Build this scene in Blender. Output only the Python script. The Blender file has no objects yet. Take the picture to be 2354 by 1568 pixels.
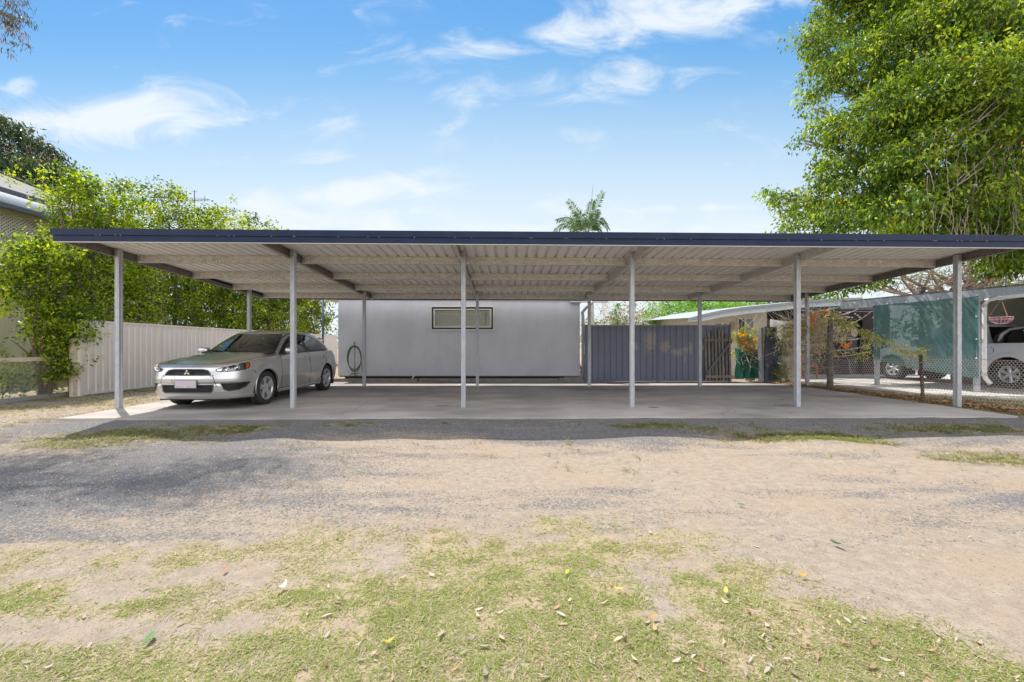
import bpy, math, random
import numpy as np
from mathutils import Vector, Matrix
sc = bpy.context.scene
R = math.radians
# ---------------- camera
cd = bpy.data.cameras.new('camera'); cam = bpy.data.objects.new('camera', cd)
sc.collection.objects.link(cam); sc.camera = cam
cam.location = (0, 0, 1.15); cam.rotation_euler = (R(90), 0, 0)
cd.sensor_width = 36; cd.lens = 15.30; cd.shift_y = 0.0038
cd.clip_start = 0.05; cd.clip_end = 2500
# ---------------- exposure
sc.view_settings.view_transform = 'Standard'; sc.view_settings.look = 'None'
sc.view_settings.gamma = 1; sc.view_settings.exposure = 0.93
# ---------------- sun: from behind the carport, left, 62 degrees high
SUNV = Vector((0.385, -0.38, -1.0)).normalized()
sl = bpy.data.lights.new('sun', 'SUN'); so = bpy.data.objects.new('sun', sl); sc.collection.objects.link(so)
sl.energy = 3.3; sl.angle = R(0.5); sl.color = (1.0, 0.95, 0.87)
so.rotation_euler = SUNV.to_track_quat('-Z', 'Y').to_euler(); so.location = (-12, 12, 20)
# ---------------- sky
w = bpy.data.worlds.new('World'); sc.world = w; w.use_nodes = True
nt = w.node_tree; nt.nodes.clear(); N = nt.nodes.new; LK = nt.links.new
out = N('ShaderNodeOutputWorld'); bg = N('ShaderNodeBackground'); bg.inputs[1].default_value = 0.15
sky = N('ShaderNodeTexSky'); sky.sky_type = 'NISHITA'; sky.sun_disc = False
sky.sun_elevation = R(61.6); sky.sun_rotation = R(-46); sky.air_density = 1.0; sky.dust_density = 0.6; sky.ozone_density = 2.0
hs = N('ShaderNodeHueSaturation'); hs.inputs['Saturation'].default_value = 1.12; hs.inputs['Value'].default_value = 1.0
LK(sky.outputs[0], hs.inputs['Color'])
tc = N('ShaderNodeTexCoord'); sx = N('ShaderNodeSeparateXYZ'); LK(tc.outputs['Generated'], sx.inputs[0])
def wm(op, a, b=None, c=None, clamp=False):
    n = N('ShaderNodeMath'); n.operation = op; n.use_clamp = clamp
    for i, v in enumerate((a, b, c)):
        if v is None: continue
        if isinstance(v, (int, float)): n.inputs[i].default_value = v
        else: LK(v, n.inputs[i])
    return n.outputs[0]
yy = wm('MAXIMUM', sx.outputs[1], 0.12)
uu = wm('DIVIDE', sx.outputs[0], yy); vv = wm('DIVIDE', sx.outputs[2], yy)
cb = N('ShaderNodeCombineXYZ'); LK(uu, cb.inputs[0]); LK(vv, cb.inputs[1])
# wispy noise, stretched along the cloud bands
mp = N('ShaderNodeMapping'); mp.inputs['Rotation'].default_value = (0, 0, R(-12)); mp.inputs['Scale'].default_value = (2.4, 5.5, 1); LK(cb.outputs[0], mp.inputs[0])
n1 = N('ShaderNodeTexNoise'); n1.inputs['Scale'].default_value = 1.9; n1.inputs['Detail'].default_value = 8; n1.inputs['Roughness'].default_value = 0.6; n1.inputs['Distortion'].default_value = 0.9; LK(mp.outputs[0], n1.inputs['Vector'])
acc = None
CL = [(-0.95,.52,.34,.08,8,1.25),(-.77,.50,.18,.05,10,1.0),(-1.15,.59,.07,.04,0,.9),(.26,.735,.50,.065,6,1.1),(.45,.78,.4,.05,3,1.05),(.03,.70,.34,.045,6,.9),(.13,.60,.34,.055,3,.85),(.24,.63,.16,.045,8,.7),(-.38,.345,.36,.040,5,1.25),(-.28,.372,.17,.03,8,.9),
      (-.44,.425,.14,.022,4,.75),(-.40,.51,.14,.028,18,.6),(-.16,.495,.10,.025,20,.6),(-.24,.62,.06,.02,10,.4),(-.63,.43,.10,.02,5,.45),(.44,.315,.20,.012,2,.8),(.53,.42,.12,.02,5,.45),(-.50,.29,.8,.06,0,.75),(-.6,.765,.25,.03,12,.25),(.65,.72,.2,.04,10,.5),(.05,.47,.35,.03,2,.35),(.0,.25,1.2,.05,0,.9)]
for (u0, v0, a, b, rot, k) in CL:
    m = N('ShaderNodeMapping'); m.vector_type = 'TEXTURE'
    m.inputs['Location'].default_value = (u0, v0, 0); m.inputs['Rotation'].default_value = (0, 0, R(rot)); m.inputs['Scale'].default_value = (a, b, 1)
    LK(cb.outputs[0], m.inputs[0])
    l = N('ShaderNodeVectorMath'); l.operation = 'LENGTH'; LK(m.outputs[0], l.inputs[0])
    g = wm('MULTIPLY', wm('SUBTRACT', 1.25, l.outputs['Value'], clamp=True), k)
    acc = g if acc is None else wm('MAXIMUM', acc, g)
dens = wm('ADD', acc, wm('MULTIPLY', wm('SUBTRACT', n1.outputs[0], 0.52), 3.4))
mr = N('ShaderNodeMapRange'); mr.interpolation_type = 'SMOOTHSTEP'; LK(dens, mr.inputs[0]); mr.inputs[1].default_value = 0.12; mr.inputs[2].default_value = 1.45; mr.inputs[4].default_value = .9
veil = N('ShaderNodeMapRange'); veil.interpolation_type = 'SMOOTHSTEP'; LK(vv, veil.inputs[0]); veil.inputs[1].default_value = 0.75; veil.inputs[2].default_value = 0.12; veil.inputs[3].default_value = 0; veil.inputs[4].default_value = 0.80
cov = wm('SUBTRACT', 1.0, wm('MULTIPLY', wm('SUBTRACT', 1.0, mr.outputs[0]), wm('SUBTRACT', 1.0, veil.outputs[0])))
# clear-sky colour: the sky texture balanced with an even blue by elevation
cr_ = N('ShaderNodeValToRGB'); LK(wm('MULTIPLY', vv, 0.5, clamp=True), cr_.inputs[0]); el = cr_.color_ramp.elements
el[0].position = 0.0; el[0].color = (.60, .62, .62, 1); el[1].position = 1.0; el[1].color = (.035, .14, .40, 1)
for p_, c_ in ((.10, (.40, .54, .63)), (.20, (.21, .42, .60)), (.30, (.13, .34, .59)), (.40, (.085, .275, .57))):
    e_ = el.new(p_); e_.color = (*c_, 1)
v5 = N('ShaderNodeVectorMath'); v5.operation = 'SCALE'; LK(cr_.outputs[0], v5.inputs[0]); v5.inputs['Scale'].default_value = 5.0
ms = N('ShaderNodeMix'); ms.data_type = 'RGBA'; ms.inputs[0].default_value = .88; LK(hs.outputs[0], ms.inputs[6]); LK(v5.outputs[0], ms.inputs[7]); skycol = ms.outputs[2]
mx = N('ShaderNodeMix'); mx.data_type = 'RGBA'; LK(cov, mx.inputs[0]); LK(skycol, mx.inputs[6]); mx.inputs[7].default_value = (3.2, 3.42, 3.6, 1)
# unseen cloud bank behind the camera, added as fill light for the shaded carport
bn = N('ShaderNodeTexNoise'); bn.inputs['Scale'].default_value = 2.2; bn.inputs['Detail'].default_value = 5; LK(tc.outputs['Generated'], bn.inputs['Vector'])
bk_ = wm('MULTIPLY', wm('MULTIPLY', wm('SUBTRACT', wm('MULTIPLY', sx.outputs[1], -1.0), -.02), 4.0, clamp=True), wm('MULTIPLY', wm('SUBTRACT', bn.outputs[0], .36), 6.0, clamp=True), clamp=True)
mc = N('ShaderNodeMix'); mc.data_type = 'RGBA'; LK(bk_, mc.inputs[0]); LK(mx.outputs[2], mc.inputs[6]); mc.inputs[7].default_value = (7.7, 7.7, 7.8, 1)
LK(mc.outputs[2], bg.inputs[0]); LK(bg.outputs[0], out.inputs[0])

# ---------------- helpers
COL = sc.collection
def P(px, py=None, d=None, z=0.0):
    """photo position (2353 px wide) -> world point, from a ground height or a distance"""
    if d is None: d = (1.15 - z) * 1000.0 / (py - 793.0)
    x = (px - 1176.5) * d / 1000.0
    if py is None: return (x, d, z)
    return (x, d, 1.15 + (793.0 - py) * d / 1000.0)
def obj(name, me, mat=None, parent=None, smooth=False, label=None, cat=None, group=None, kind=None):
    if isinstance(me, MB): me = me.mesh(name, mat, smooth)
    elif mat is not None and not me.materials: me.materials.append(mat)
    o = bpy.data.objects.new(name, me); COL.objects.link(o)
    if parent is not None: o.parent = parent
    tag(o, label, cat, group, kind); return o
def tag(o, label=None, cat=None, group=None, kind=None):
    for k, v in (('label', label), ('category', cat), ('group', group), ('kind', kind)):
        if v: o[k] = v
    return o
def thing(name, label, cat, loc=(0, 0, 0), rz=0, group=None):
    o = bpy.data.objects.new(name, None); COL.objects.link(o); o.location = loc; o.rotation_euler = (0, 0, rz)
    o.empty_display_size = .2
    return tag(o, label, cat, group)
def dup(o, parent=None, loc=None, label=None):
    c = o.copy(); COL.objects.link(c)
    if parent is not None: c.parent = parent
    if loc is not None: c.location = loc
    if label: c['label'] = label
    for ch in list(o.children): dup(ch, c)
    return c
class MB:
    def __init__(s): s.v = []; s.f = []; s.mi = []
    def add(s, vs, fs, mi=0):
        b = len(s.v); s.v += [tuple(v) for v in vs]
        s.f += [tuple(i + b for i in f) for f in fs]; s.mi += [mi] * len(fs); return s
    def box(s, x0, x1, y0, y1, z0, z1, mi=0, rot=None, piv=None):
        vs = [(x, y, z) for x in (x0, x1) for y in (y0, y1) for z in (z0, z1)]
        if rot is not None:
            pv = Vector(piv if piv else ((x0+x1)/2, (y0+y1)/2, (z0+z1)/2)); vs = [tuple(rot @ (Vector(v) - pv) + pv) for v in vs]
        return s.add(vs, [(0,1,3,2),(4,6,7,5),(0,4,5,1),(2,3,7,6),(0,2,6,4),(1,5,7,3)], mi)
    def bar(s, a, b, wd, ht, mi=0, up=(0, 0, 1)):
        a = Vector(a); b = Vector(b); d = (b - a).normalized(); u = Vector(up)
        sd = d.cross(u); sd = sd.normalized() if sd.length > 1e-4 else Vector((1, 0, 0)); u = sd.cross(d)
        vs = [p + sd * (i * wd / 2) + u * (j * ht / 2) for p in (a, b) for i, j in ((-1, -1), (1, -1), (1, 1), (-1, 1))]
        return s.add(vs, [(0,3,2,1),(4,5,6,7),(0,1,5,4),(1,2,6,5),(2,3,7,6),(3,0,4,7)], mi)
    def tube(s, pts, rad, n=6, mi=0, cap=True, closed=False):
        pts = [Vector(p) for p in pts]; m = len(pts)
        if not hasattr(rad, '__len__'): rad = [rad] * m
        b = len(s.v); prev = None
        for i, p in enumerate(pts):
            if closed: d = pts[(i+1) % m] - pts[i-1]
            else: d = pts[min(i+1, m-1)] - pts[max(i-1, 0)]
            d = d.normalized() if d.length > 1e-9 else Vector((0, 0, 1))
            if prev is None: u = d.cross(Vector((0.3, 0.1, 1))); u = u if u.length > .01 else d.cross(Vector((1, 0, 0)))
            else: u = prev - d * prev.dot(d)
            u.normalize(); prev = u.copy(); w_ = d.cross(u)
            for k in range(n):
                a = 2 * math.pi * k / n; s.v.append(tuple(p + (u * math.cos(a) + w_ * math.sin(a)) * rad[i]))
        for i in range(m if closed else m - 1):
            j = (i + 1) % m
            for k in range(n):
                k2 = (k + 1) % n; s.f.append((b+i*n+k, b+i*n+k2, b+j*n+k2, b+j*n+k)); s.mi.append(mi)
        if cap and not closed:
            s.f.append(tuple(b + k for k in range(n))[::-1]); s.f.append(tuple(b + (m-1)*n + k for k in range(n))); s.mi += [mi, mi]
        return s
    def prism(s, prof, a, b, ax='x', mi=0):
        """extrude a 2D outline between a and b along an axis"""
        n = len(prof); vs = []
        for t in (a, b):
            for (p, q) in prof: vs.append({'x': (t, p, q), 'y': (p, t, q), 'z': (p, q, t)}[ax])
        fs = [(i, (i+1) % n, n + (i+1) % n, n + i) for i in range(n)] + [tuple(range(n))[::-1], tuple(range(n, 2*n))]
        return s.add(vs, fs, mi)
    def sphere(s, c, r, n=8, m=6, mi=0, sc3=(1, 1, 1)):
        vs = []; fs = []
        for i in range(m + 1):
            t = math.pi * i / m
            for k in range(n):
                a = 2 * math.pi * k / n; vs.append((c[0]+r*sc3[0]*math.sin(t)*math.cos(a), c[1]+r*sc3[1]*math.sin(t)*math.sin(a), c[2]+r*sc3[2]*math.cos(t)))
        for i in range(m):
            for k in range(n): fs.append((i*n+k, (i+1)*n+k, (i+1)*n+(k+1) % n, i*n+(k+1) % n))
        return s.add(vs, fs, mi)
    def lathe(s, prof, n=32, ax='x', c=(0, 0, 0), mi=0):
        """prof: (along axis, radius)"""
        vs = []; fs = []; m = len(prof)
        for (t, r) in prof:
            for k in range(n):
                a = 2*math.pi*k/n; p, q = r*math.cos(a), r*math.sin(a)
                v = {'x': (t, p, q), 'y': (p, t, q), 'z': (p, q, t)}[ax]; vs.append((v[0]+c[0], v[1]+c[1], v[2]+c[2]))
        for i in range(m-1):
            for k in range(n): fs.append((i*n+k, i*n+(k+1) % n, (i+1)*n+(k+1) % n, (i+1)*n+k))
        return s.add(vs, fs, mi)
    def mesh(s, name, mats, smooth=False):
        me = bpy.data.meshes.new(name); me.from_pydata(s.v, [], s.f)
        if mats is not None:
            for m in (mats if isinstance(mats, (list, tuple)) else [mats]): me.materials.append(m)
        if any(s.mi): me.polygons.foreach_set('material_index', s.mi)
        if smooth: me.polygons.foreach_set('use_smooth', [True] * len(s.f))
        me.update(); return me
def grid_mesh(name, V, mats, mi=None, smooth=True, keep=None):
    """V: (a,b,3) array of points -> quads"""
    a, b = V.shape[:2]; idx = np.arange(a*b).reshape(a, b)
    q = np.stack([idx[:-1, :-1], idx[1:, :-1], idx[1:, 1:], idx[:-1, 1:]], -1).reshape(-1, 4)
    if mi is not None: mi = np.asarray(mi).reshape(-1)
    if keep is not None:
        k = np.asarray(keep).reshape(-1); q = q[k]; mi = mi[k] if mi is not None else None
    return np_mesh(name, V.reshape(-1, 3), q, mats, mi, smooth)
def np_mesh(name, V, Q, mats, mi=None, smooth=False, col=None):
    me = bpy.data.meshes.new(name); n = Q.shape[1]
    me.vertices.add(len(V)); me.vertices.foreach_set('co', np.ascontiguousarray(V, dtype=np.float32).ravel())
    me.loops.add(Q.size); me.loops.foreach_set('vertex_index', np.ascontiguousarray(Q, dtype=np.int32).ravel())
    me.polygons.add(len(Q)); me.polygons.foreach_set('loop_start', np.arange(0, Q.size, n, dtype=np.int32))
    for m in (mats if isinstance(mats, (list, tuple)) else [mats]): me.materials.append(m)
    if mi is not None: me.polygons.foreach_set('material_index', np.asarray(mi, dtype=np.int32))
    me.polygons.foreach_set('use_smooth', np.full(len(Q), smooth))
    me.update(calc_edges=True)
    if col is not None:
        at = me.attributes.new('tint', 'FLOAT_COLOR', 'POINT')
        c4 = np.ones((len(V), 4), dtype=np.float32); c4[:, :3] = col; at.data.foreach_set('color', c4.ravel())
    return me
def text_mesh(txt, size, depth=0.002):
    cu = bpy.data.curves.new('t', 'FONT'); cu.body = txt; cu.size = size; cu.extrude = depth; cu.align_x = 'CENTER'; cu.align_y = 'CENTER'
    o = bpy.data.objects.new('t', cu); COL.objects.link(o); bpy.context.view_layer.update()
    me = bpy.data.meshes.new_from_object(o.evaluated_get(bpy.context.evaluated_depsgraph_get()))
    bpy.data.objects.remove(o); bpy.data.curves.remove(cu); return me
# ---------------- materials
def mat(name, c1, rough=.6, metal=0., c2=None, scale=8., detail=5., lo=.4, hi=.62, stretch=(1, 1, 1), bump=0., bscale=None, spec=.5, c3=None, scale3=60., lo3=.55, hi3=.65, coat=0., world=False, bdist=.01):
    m = bpy.data.materials.new(name); m.use_nodes = True; t = m.node_tree; b = t.nodes['Principled BSDF']
    b.inputs['Base Color'].default_value = (*c1, 1); b.inputs['Roughness'].default_value = rough; b.inputs['Metallic'].default_value = metal
    b.inputs['Specular IOR Level'].default_value = spec; b.inputs['Coat Weight'].default_value = coat; b.inputs['Coat Roughness'].default_value = .05
    if c2 is None and not bump: return m
    tcn = t.nodes.new('ShaderNodeTexCoord'); mpn = t.nodes.new('ShaderNodeMapping'); mpn.inputs['Scale'].default_value = stretch
    if world:
        g = t.nodes.new('ShaderNodeNewGeometry'); t.links.new(g.outputs['Position'], mpn.inputs[0])
    else: t.links.new(tcn.outputs['Object'], mpn.inputs[0])
    cur = None
    def layer(cur, cc, sc_, dt, lo_, hi_):
        n = t.nodes.new('ShaderNodeTexNoise'); n.inputs['Scale'].default_value = sc_; n.inputs['Detail'].default_value = dt; n.inputs['Roughness'].default_value = .6
        t.links.new(mpn.outputs[0], n.inputs['Vector'])
        r = t.nodes.new('ShaderNodeMapRange'); t.links.new(n.outputs[0], r.inputs[0]); r.inputs[1].default_value = lo_; r.inputs[2].default_value = hi_
        x = t.nodes.new('ShaderNodeMix'); x.data_type = 'RGBA'; t.links.new(r.outputs[0], x.inputs[0])
        if cur is None: x.inputs[6].default_value = (*c1, 1)
        else: t.links.new(cur, x.inputs[6])
        x.inputs[7].default_value = (*cc, 1); return x.outputs[2]
    if c2: cur = layer(None, c2, scale, detail, lo, hi)
    if c3: cur = layer(cur, c3, scale3, 3, lo3, hi3)
    if cur is not None: t.links.new(cur, b.inputs['Base Color'])
    if bump:
        n = t.nodes.new('ShaderNodeTexNoise'); n.inputs['Scale'].default_value = bscale or scale; n.inputs['Detail'].default_value = 6; t.links.new(mpn.outputs[0], n.inputs['Vector'])
        bp = t.nodes.new('ShaderNodeBump'); bp.inputs['Strength'].default_value = bump; bp.inputs['Distance'].default_value = bdist
        t.links.new(n.outputs[0], bp.inputs['Height']); t.links.new(bp.outputs[0], b.inputs['Normal'])
    return m
def leaf_mat(name, trans=.45, rough=.42, tm=(1.7, 1.75, .55), spec=.45):
    m = bpy.data.materials.new(name); m.use_nodes = True; t = m.node_tree; b = t.nodes['Principled BSDF']; o = t.nodes['Material Output']
    a = t.nodes.new('ShaderNodeAttribute'); a.attribute_name = 'tint'
    t.links.new(a.outputs['Color'], b.inputs['Base Color']); b.inputs['Roughness'].default_value = rough; b.inputs['Specular IOR Level'].default_value = spec
    v = t.nodes.new('ShaderNodeVectorMath'); v.operation = 'MULTIPLY'; t.links.new(a.outputs['Color'], v.inputs[0]); v.inputs[1].default_value = tm
    tr = t.nodes.new('ShaderNodeBsdfTranslucent'); t.links.new(v.outputs[0], tr.inputs[0])
    x = t.nodes.new('ShaderNodeMixShader'); x.inputs[0].default_value = trans
    t.links.new(b.outputs[0], x.inputs[1]); t.links.new(tr.outputs[0], x.inputs[2]); t.links.new(x.outputs[0], o.inputs[0]); return m
# ---------------- noise in numpy
def vnoise(x, y, seed=0):
    xi = np.floor(x).astype(np.int64); yi = np.floor(y).astype(np.int64); xf = x - xi; yf = y - yi
    xf = xf*xf*(3-2*xf); yf = yf*yf*(3-2*yf)
    def h(a, b):
        n = (a * 374761393 + b * 668265263 + seed * 1442695041) & 0xffffffff
        n = ((n ^ (n >> 13)) * 1274126177) & 0xffffffff; return ((n ^ (n >> 16)) & 0xffff) / 65535.0
    return (h(xi, yi)*(1-xf) + h(xi+1, yi)*xf)*(1-yf) + (h(xi, yi+1)*(1-xf) + h(xi+1, yi+1)*xf)*yf
def fbm(x, y, o=4, seed=0):
    s = 0; a = .5; t = 0
    for i in range(o): s = s + a*vnoise(x*2**i, y*2**i, seed+i*7); t += a; a *= .5
    return s/t
def gz(x, y):
    """height of the ground"""
    hb = -.030 - .095*np.clip((6.75-np.asarray(y, float))/.8, 0, 1)**1.5*np.clip((np.asarray(x, float)+8.2)/1.0, 0, 1)
    x = np.asarray(x, float); y = np.asarray(y, float)
    h = hb + .030*(fbm(x*.55+3, y*.7, 3, 5)-.5) + .020*(fbm(x*3, y*3, 3, 9)-.5) + .006*(fbm(x*22, y*22, 2, 4)-.5)
    # tyre ruts between the low mounds in front of the slab
    for (cx, cy, sx_, sy_, a) in ((-5.1, 5.75, .6, .35, .06), (-3.1, 5.9, .45, .35, .05), (-1.6, 5.9, .4, .3, .03), (-.6, 5.9, .5, .4, .03), (1.9, 5.9, .8, .4, .05), (3.9, 5.4, .6, .45, .08), (6.6, 5.6, 1.3, .5, .06), (3.0, 5.5, .3, .4, -.04), (.5, 2.0, 2.6, .55, .035)):
        h = h + a*np.exp(-((x-cx)/sx_)**2 - ((y-cy)/sy_)**2)
    inslab = (x > -7.6) & (x < 8.6) & (y > 6.9)
    far = np.clip((np.hypot(x, y) - 13)/6, 0, 1)
    h = h*(1-far) + (-.03)*far
    return np.where(inslab, np.minimum(h, -.02), h)
def grass_w(x, y):
    """how grassy the ground is (0..1)"""
    k_ = 1 - .076*np.clip((6.75-y)/.8, 0, 1); x = x*k_; y = y*k_
    e = fbm(x*1.1+7, y*1.6, 4, 21) - .5; e2 = fbm(x*4.5, y*4.5, 3, 33) - .5
    yb = np.interp(x, [-3.4, -2.6, -2.1, -1.5, -.8, -.3, 0, .5, .9, 1.2, 1.56, 1.75, 2.0], [2.2, 2.38, 2.5, 2.62, 2.68, 2.84, 2.92, 2.90, 2.70, 2.45, 2.08, 1.78, 1.3])
    e3 = fbm(x*2.3+2, y*4.2-x*1.2, 3, 55) - .5
    w_ = np.clip((yb - y)*1.9 + .42 + e*.6 + e2*1.3, 0, 1)*np.clip(.86 + e3*1.1 + e2*2.4 + .40*(2.0-y) + .20*np.clip(x+.9, -1.2, 1), .0, .95)
    bare = .30*np.exp(-((x+1.3-.35*(y-2.0))/.8)**2 - ((y-2.3)/.33)**2) + .35*np.exp(-((x-.85)/.3)**2 - ((y-2.35)/.10)**2) + .9*np.exp(-((x+1.9)/.9)**2 - ((y-1.75)/.12)**2)
    w_ = np.clip(w_ - 1.15*bare*(1+e2), 0, 1)
    for (px, py, a, b, k) in ((285,1000,.95,.42,1.0),(190,1022,.7,.22,.7),(520,984,.62,.30,1.0),(795,973,.42,.16,.8),(1040,970,.42,.10,.7),(1290,972,.6,.12,.5),(1500,978,.62,.24,.9),(1590,985,.5,.3,.7),(1850,1003,.72,.30,1.25),(1900,1012,.6,.2,.8),(1690,968,.4,.12,.6),(2200,985,1.1,.30,1.0),(2290,1050,.7,.26,.8),(2330,1105,.35,.12,.6),(1760,982,.6,.2,.5),(2120,975,.8,.2,.6)):
        cx, cy, _ = P(px, py)
        w_ = np.maximum(w_, np.clip(k*1.25*np.exp(-((x-cx)/a)**2 - ((y-cy)/b)**2) + e2*.8 - .12, 0, 1)*k)
    left = (x < -7.25) & (y > 6.5); w_ = np.where(left, np.maximum(w_, np.clip(.38 + e*1.6 + e2, 0, .75)), w_)
    right = (x > 8.2) & (y > 6.6); w_ = np.where(right, np.maximum(w_, np.clip(.6 + e*1.2 + e2, 0, .9)), w_)
    back = y > 13.6; w_ = np.where(back, .5, w_)
    slab = (x > -7.1) & (x < 8.1) & (y > 6.97) & (y < 13.7)
    return np.where(slab, 0, w_)
def axis(a, b, st, far):
    c = list(np.arange(a, b, st)); d = st
    x = c[0]
    while x > -far: d *= 1.25; x -= d; c.insert(0, x)
    x = c[-1]; d = st
    while x < far: d *= 1.25; x += d; c.append(x)
    return np.array(c)
gx = axis(-10.5, 10.5, .035, 600); gy = axis(.9, 7.3, .03, 600)
GX, GY = np.meshgrid(gx, gy, indexing='ij'); GZ = gz(GX, GY)
V = np.stack([GX, GY, GZ], -1)
gw = grass_w(GX, GY)
k_ = 1 - .076*np.clip((6.75-GY)/.8, 0, 1); GX0, GY0 = GX, GY; GX = GX*k_; GY = GY*k_
# gravel (0 dirt .. 1 blue-grey stones) from where the drive is worn
pxx = 1176.5 + GX/np.maximum(GY, .3)*1000; pyy = 793 + 1150/np.maximum(GY, .3)
st = fbm(GX*.9 + GY*.9, GY*6.5 - 1.2*np.sqrt(GX*GX+.5), 4, 71)
gv = .25 + (st-.5)*.7 + .5*(fbm(GX*2.5, GY*9, 3, 44)-.5)
gv += .9*np.exp(-((GX+3.6)/1.8)**2 - ((GY-4.1)/1.1)**2) + .55*np.exp(-((GX+4.5)/2.2)**2 - ((GY-3.0)/.8)**2) + .45*np.exp(-((GX-4.2)/2.0)**2 - ((GY-(4.0-.33*(GX-2)))/.45)**2)
gv += .35*np.exp(-((GX-.4)/1.2)**2 - ((GY-3.2)/.22)**2) + .75/(1+np.exp(-(GY-5.3+.35*np.sin(GX*1.3)+1.2*(fbm(GX*1.2, GY*2, 3, 8)-.5))/.16))*(GY < 7.6)*(1/(1+np.exp(-(GX+7.2)/.3))) - .5*np.exp(-((GX-1.3)/2.4)**2 - ((GY-4.1)/.6)**2)
for (a_, b_) in ((4.75, .028), (3.55, .035), (4.1, .03), (5.1, .02)):
    yc = a_ - b_*(GX-.8)**2; gv += .28*np.exp(-((GY-yc)/.10)**2)*(fbm(GX*1.6+a_, GY*3, 3, 17) > .46)
gv = np.where(GY < 2.6, gv*.55, gv); gv = np.clip(gv, 0, 1); GX, GY = GX0, GY0
q = grid_mesh('ground', V, [], smooth=True)
at = q.attributes.new('tint', 'FLOAT_COLOR', 'POINT'); c4 = np.zeros((V.shape[0]*V.shape[1], 4), np.float32)
c4[:, 0] = gv.ravel(); c4[:, 1] = gw.ravel(); c4[:, 3] = 1; at.data.foreach_set('color', c4.ravel())
gm = bpy.data.materials.new('dirt_and_gravel'); gm.use_nodes = True; t = gm.node_tree; bs = t.nodes['Principled BSDF']; bs.inputs['Roughness'].default_value = .95; bs.inputs['Specular IOR Level'].default_value = .15
A = t.nodes.new('ShaderNodeAttribute'); A.attribute_name = 'tint'; SX = t.nodes.new('ShaderNodeSeparateColor'); t.links.new(A.outputs['Color'], SX.inputs[0])
G = t.nodes.new('ShaderNodeNewGeometry')
def nz(scale, det=4, rough=.6):
    n = t.nodes.new('ShaderNodeTexNoise'); n.inputs['Scale'].default_value = scale; n.inputs['Detail'].default_value = det; n.inputs['Roughness'].default_value = rough; t.links.new(G.outputs['Position'], n.inputs['Vector']); return n.outputs[0]
def mth(op, a, b, cl=False):
    n = t.nodes.new('ShaderNodeMath'); n.operation = op; n.use_clamp = cl
    for i, v in enumerate((a, b)):
        if isinstance(v, (int, float)): n.inputs[i].default_value = v
        else: t.links.new(v, n.inputs[i])
    return n.outputs[0]
def mxc(f, a, b):
    n = t.nodes.new('ShaderNodeMix'); n.data_type = 'RGBA'
    if isinstance(f, (int, float)): n.inputs[0].default_value = f
    else: t.links.new(f, n.inputs[0])
    for i, v in ((6, a), (7, b)):
        if isinstance(v, tuple): n.inputs[i].default_value = (*v, 1)
        else: t.links.new(v, n.inputs[i])
    return n.outputs[2]
def rmp(v, lo, hi):
    n = t.nodes.new('ShaderNodeMapRange'); t.links.new(v, n.inputs[0]); n.inputs[1].default_value = lo; n.inputs[2].default_value = hi; return n.outputs[0]
fine = nz(110, 3); mid = nz(14, 5); big = nz(1.3, 4)
dirt = mxc(rmp(mid, .35, .7), (.29, .237, .18), (.39, .325, .25)); dirt = mxc(rmp(fine, .5, .75), dirt, (.20, .17, .135)); dirt = mxc(rmp(big, .5, .75), dirt, (.345, .26, .185))
vo = t.nodes.new('ShaderNodeTexVoronoi'); vo.inputs['Scale'].default_value = 75; t.links.new(G.outputs['Position'], vo.inputs['Vector'])
stone = mxc(rmp(vo.outputs['Color'], .2, .9), (.125, .128, .138), (.33, .33, .33)); stone = mxc(rmp(vo.outputs['Distance'], .35, .6), stone, (.12, .115, .11))
gf = mth('ADD', SX.outputs[0], mth('MULTIPLY', mth('SUBTRACT', nz(38, 4, .7), .5), 1.9), False)
gf = rmp(gf, .30, 1.15)
SV = t.nodes.new('ShaderNodeSeparateColor'); t.links.new(vo.outputs['Color'], SV.inputs[0])
cell = rmp(mth('SUBTRACT', mth('MULTIPLY', gf, 1.25), SV.outputs[1]), -.02, .05)
v2 = t.nodes.new('ShaderNodeTexVoronoi'); v2.inputs['Scale'].default_value = 170; t.links.new(G.outputs['Position'], v2.inputs['Vector']); SV2 = t.nodes.new('ShaderNodeSeparateColor'); t.links.new(v2.outputs['Color'], SV2.inputs[0])
grit = rmp(mth('SUBTRACT', mth('ADD', mth('MULTIPLY', gf, .5), .10), SV2.outputs[0]), -.02, .05)
base = mxc(mth('MULTIPLY', cell, .85), dirt, stone); base = mxc(mth('MULTIPLY', grit, .55), base, (.13, .135, .15))
soil = mxc(rmp(mid, .35, .65), (.285, .21, .148), (.38, .29, .21)); soil = mxc(rmp(fine, .5, .72), soil, (.22, .165, .12))
straw = mxc(rmp(nz(60, 3), .42, .6), soil, (.38, .32, .19))
base = mxc(rmp(SX.outputs[1], .1, .8), base, straw)
t.links.new(base, bs.inputs['Base Color'])
bp = t.nodes.new('ShaderNodeBump'); bp.inputs['Strength'].default_value = .7; bp.inputs['Distance'].default_value = .012
t.links.new(mth('ADD', mth('MULTIPLY', vo.outputs['Distance'], mth('MULTIPLY', gf, -1.2)), mth('ADD', nz(55, 6, .7), mth('MULTIPLY', fine, .4))), bp.inputs['Height']); t.links.new(bp.outputs[0], bs.inputs['Normal'])
q.materials.append(gm)
obj('ground', q, kind='structure', label='worn dirt and gravel yard in front of the carport')

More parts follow.
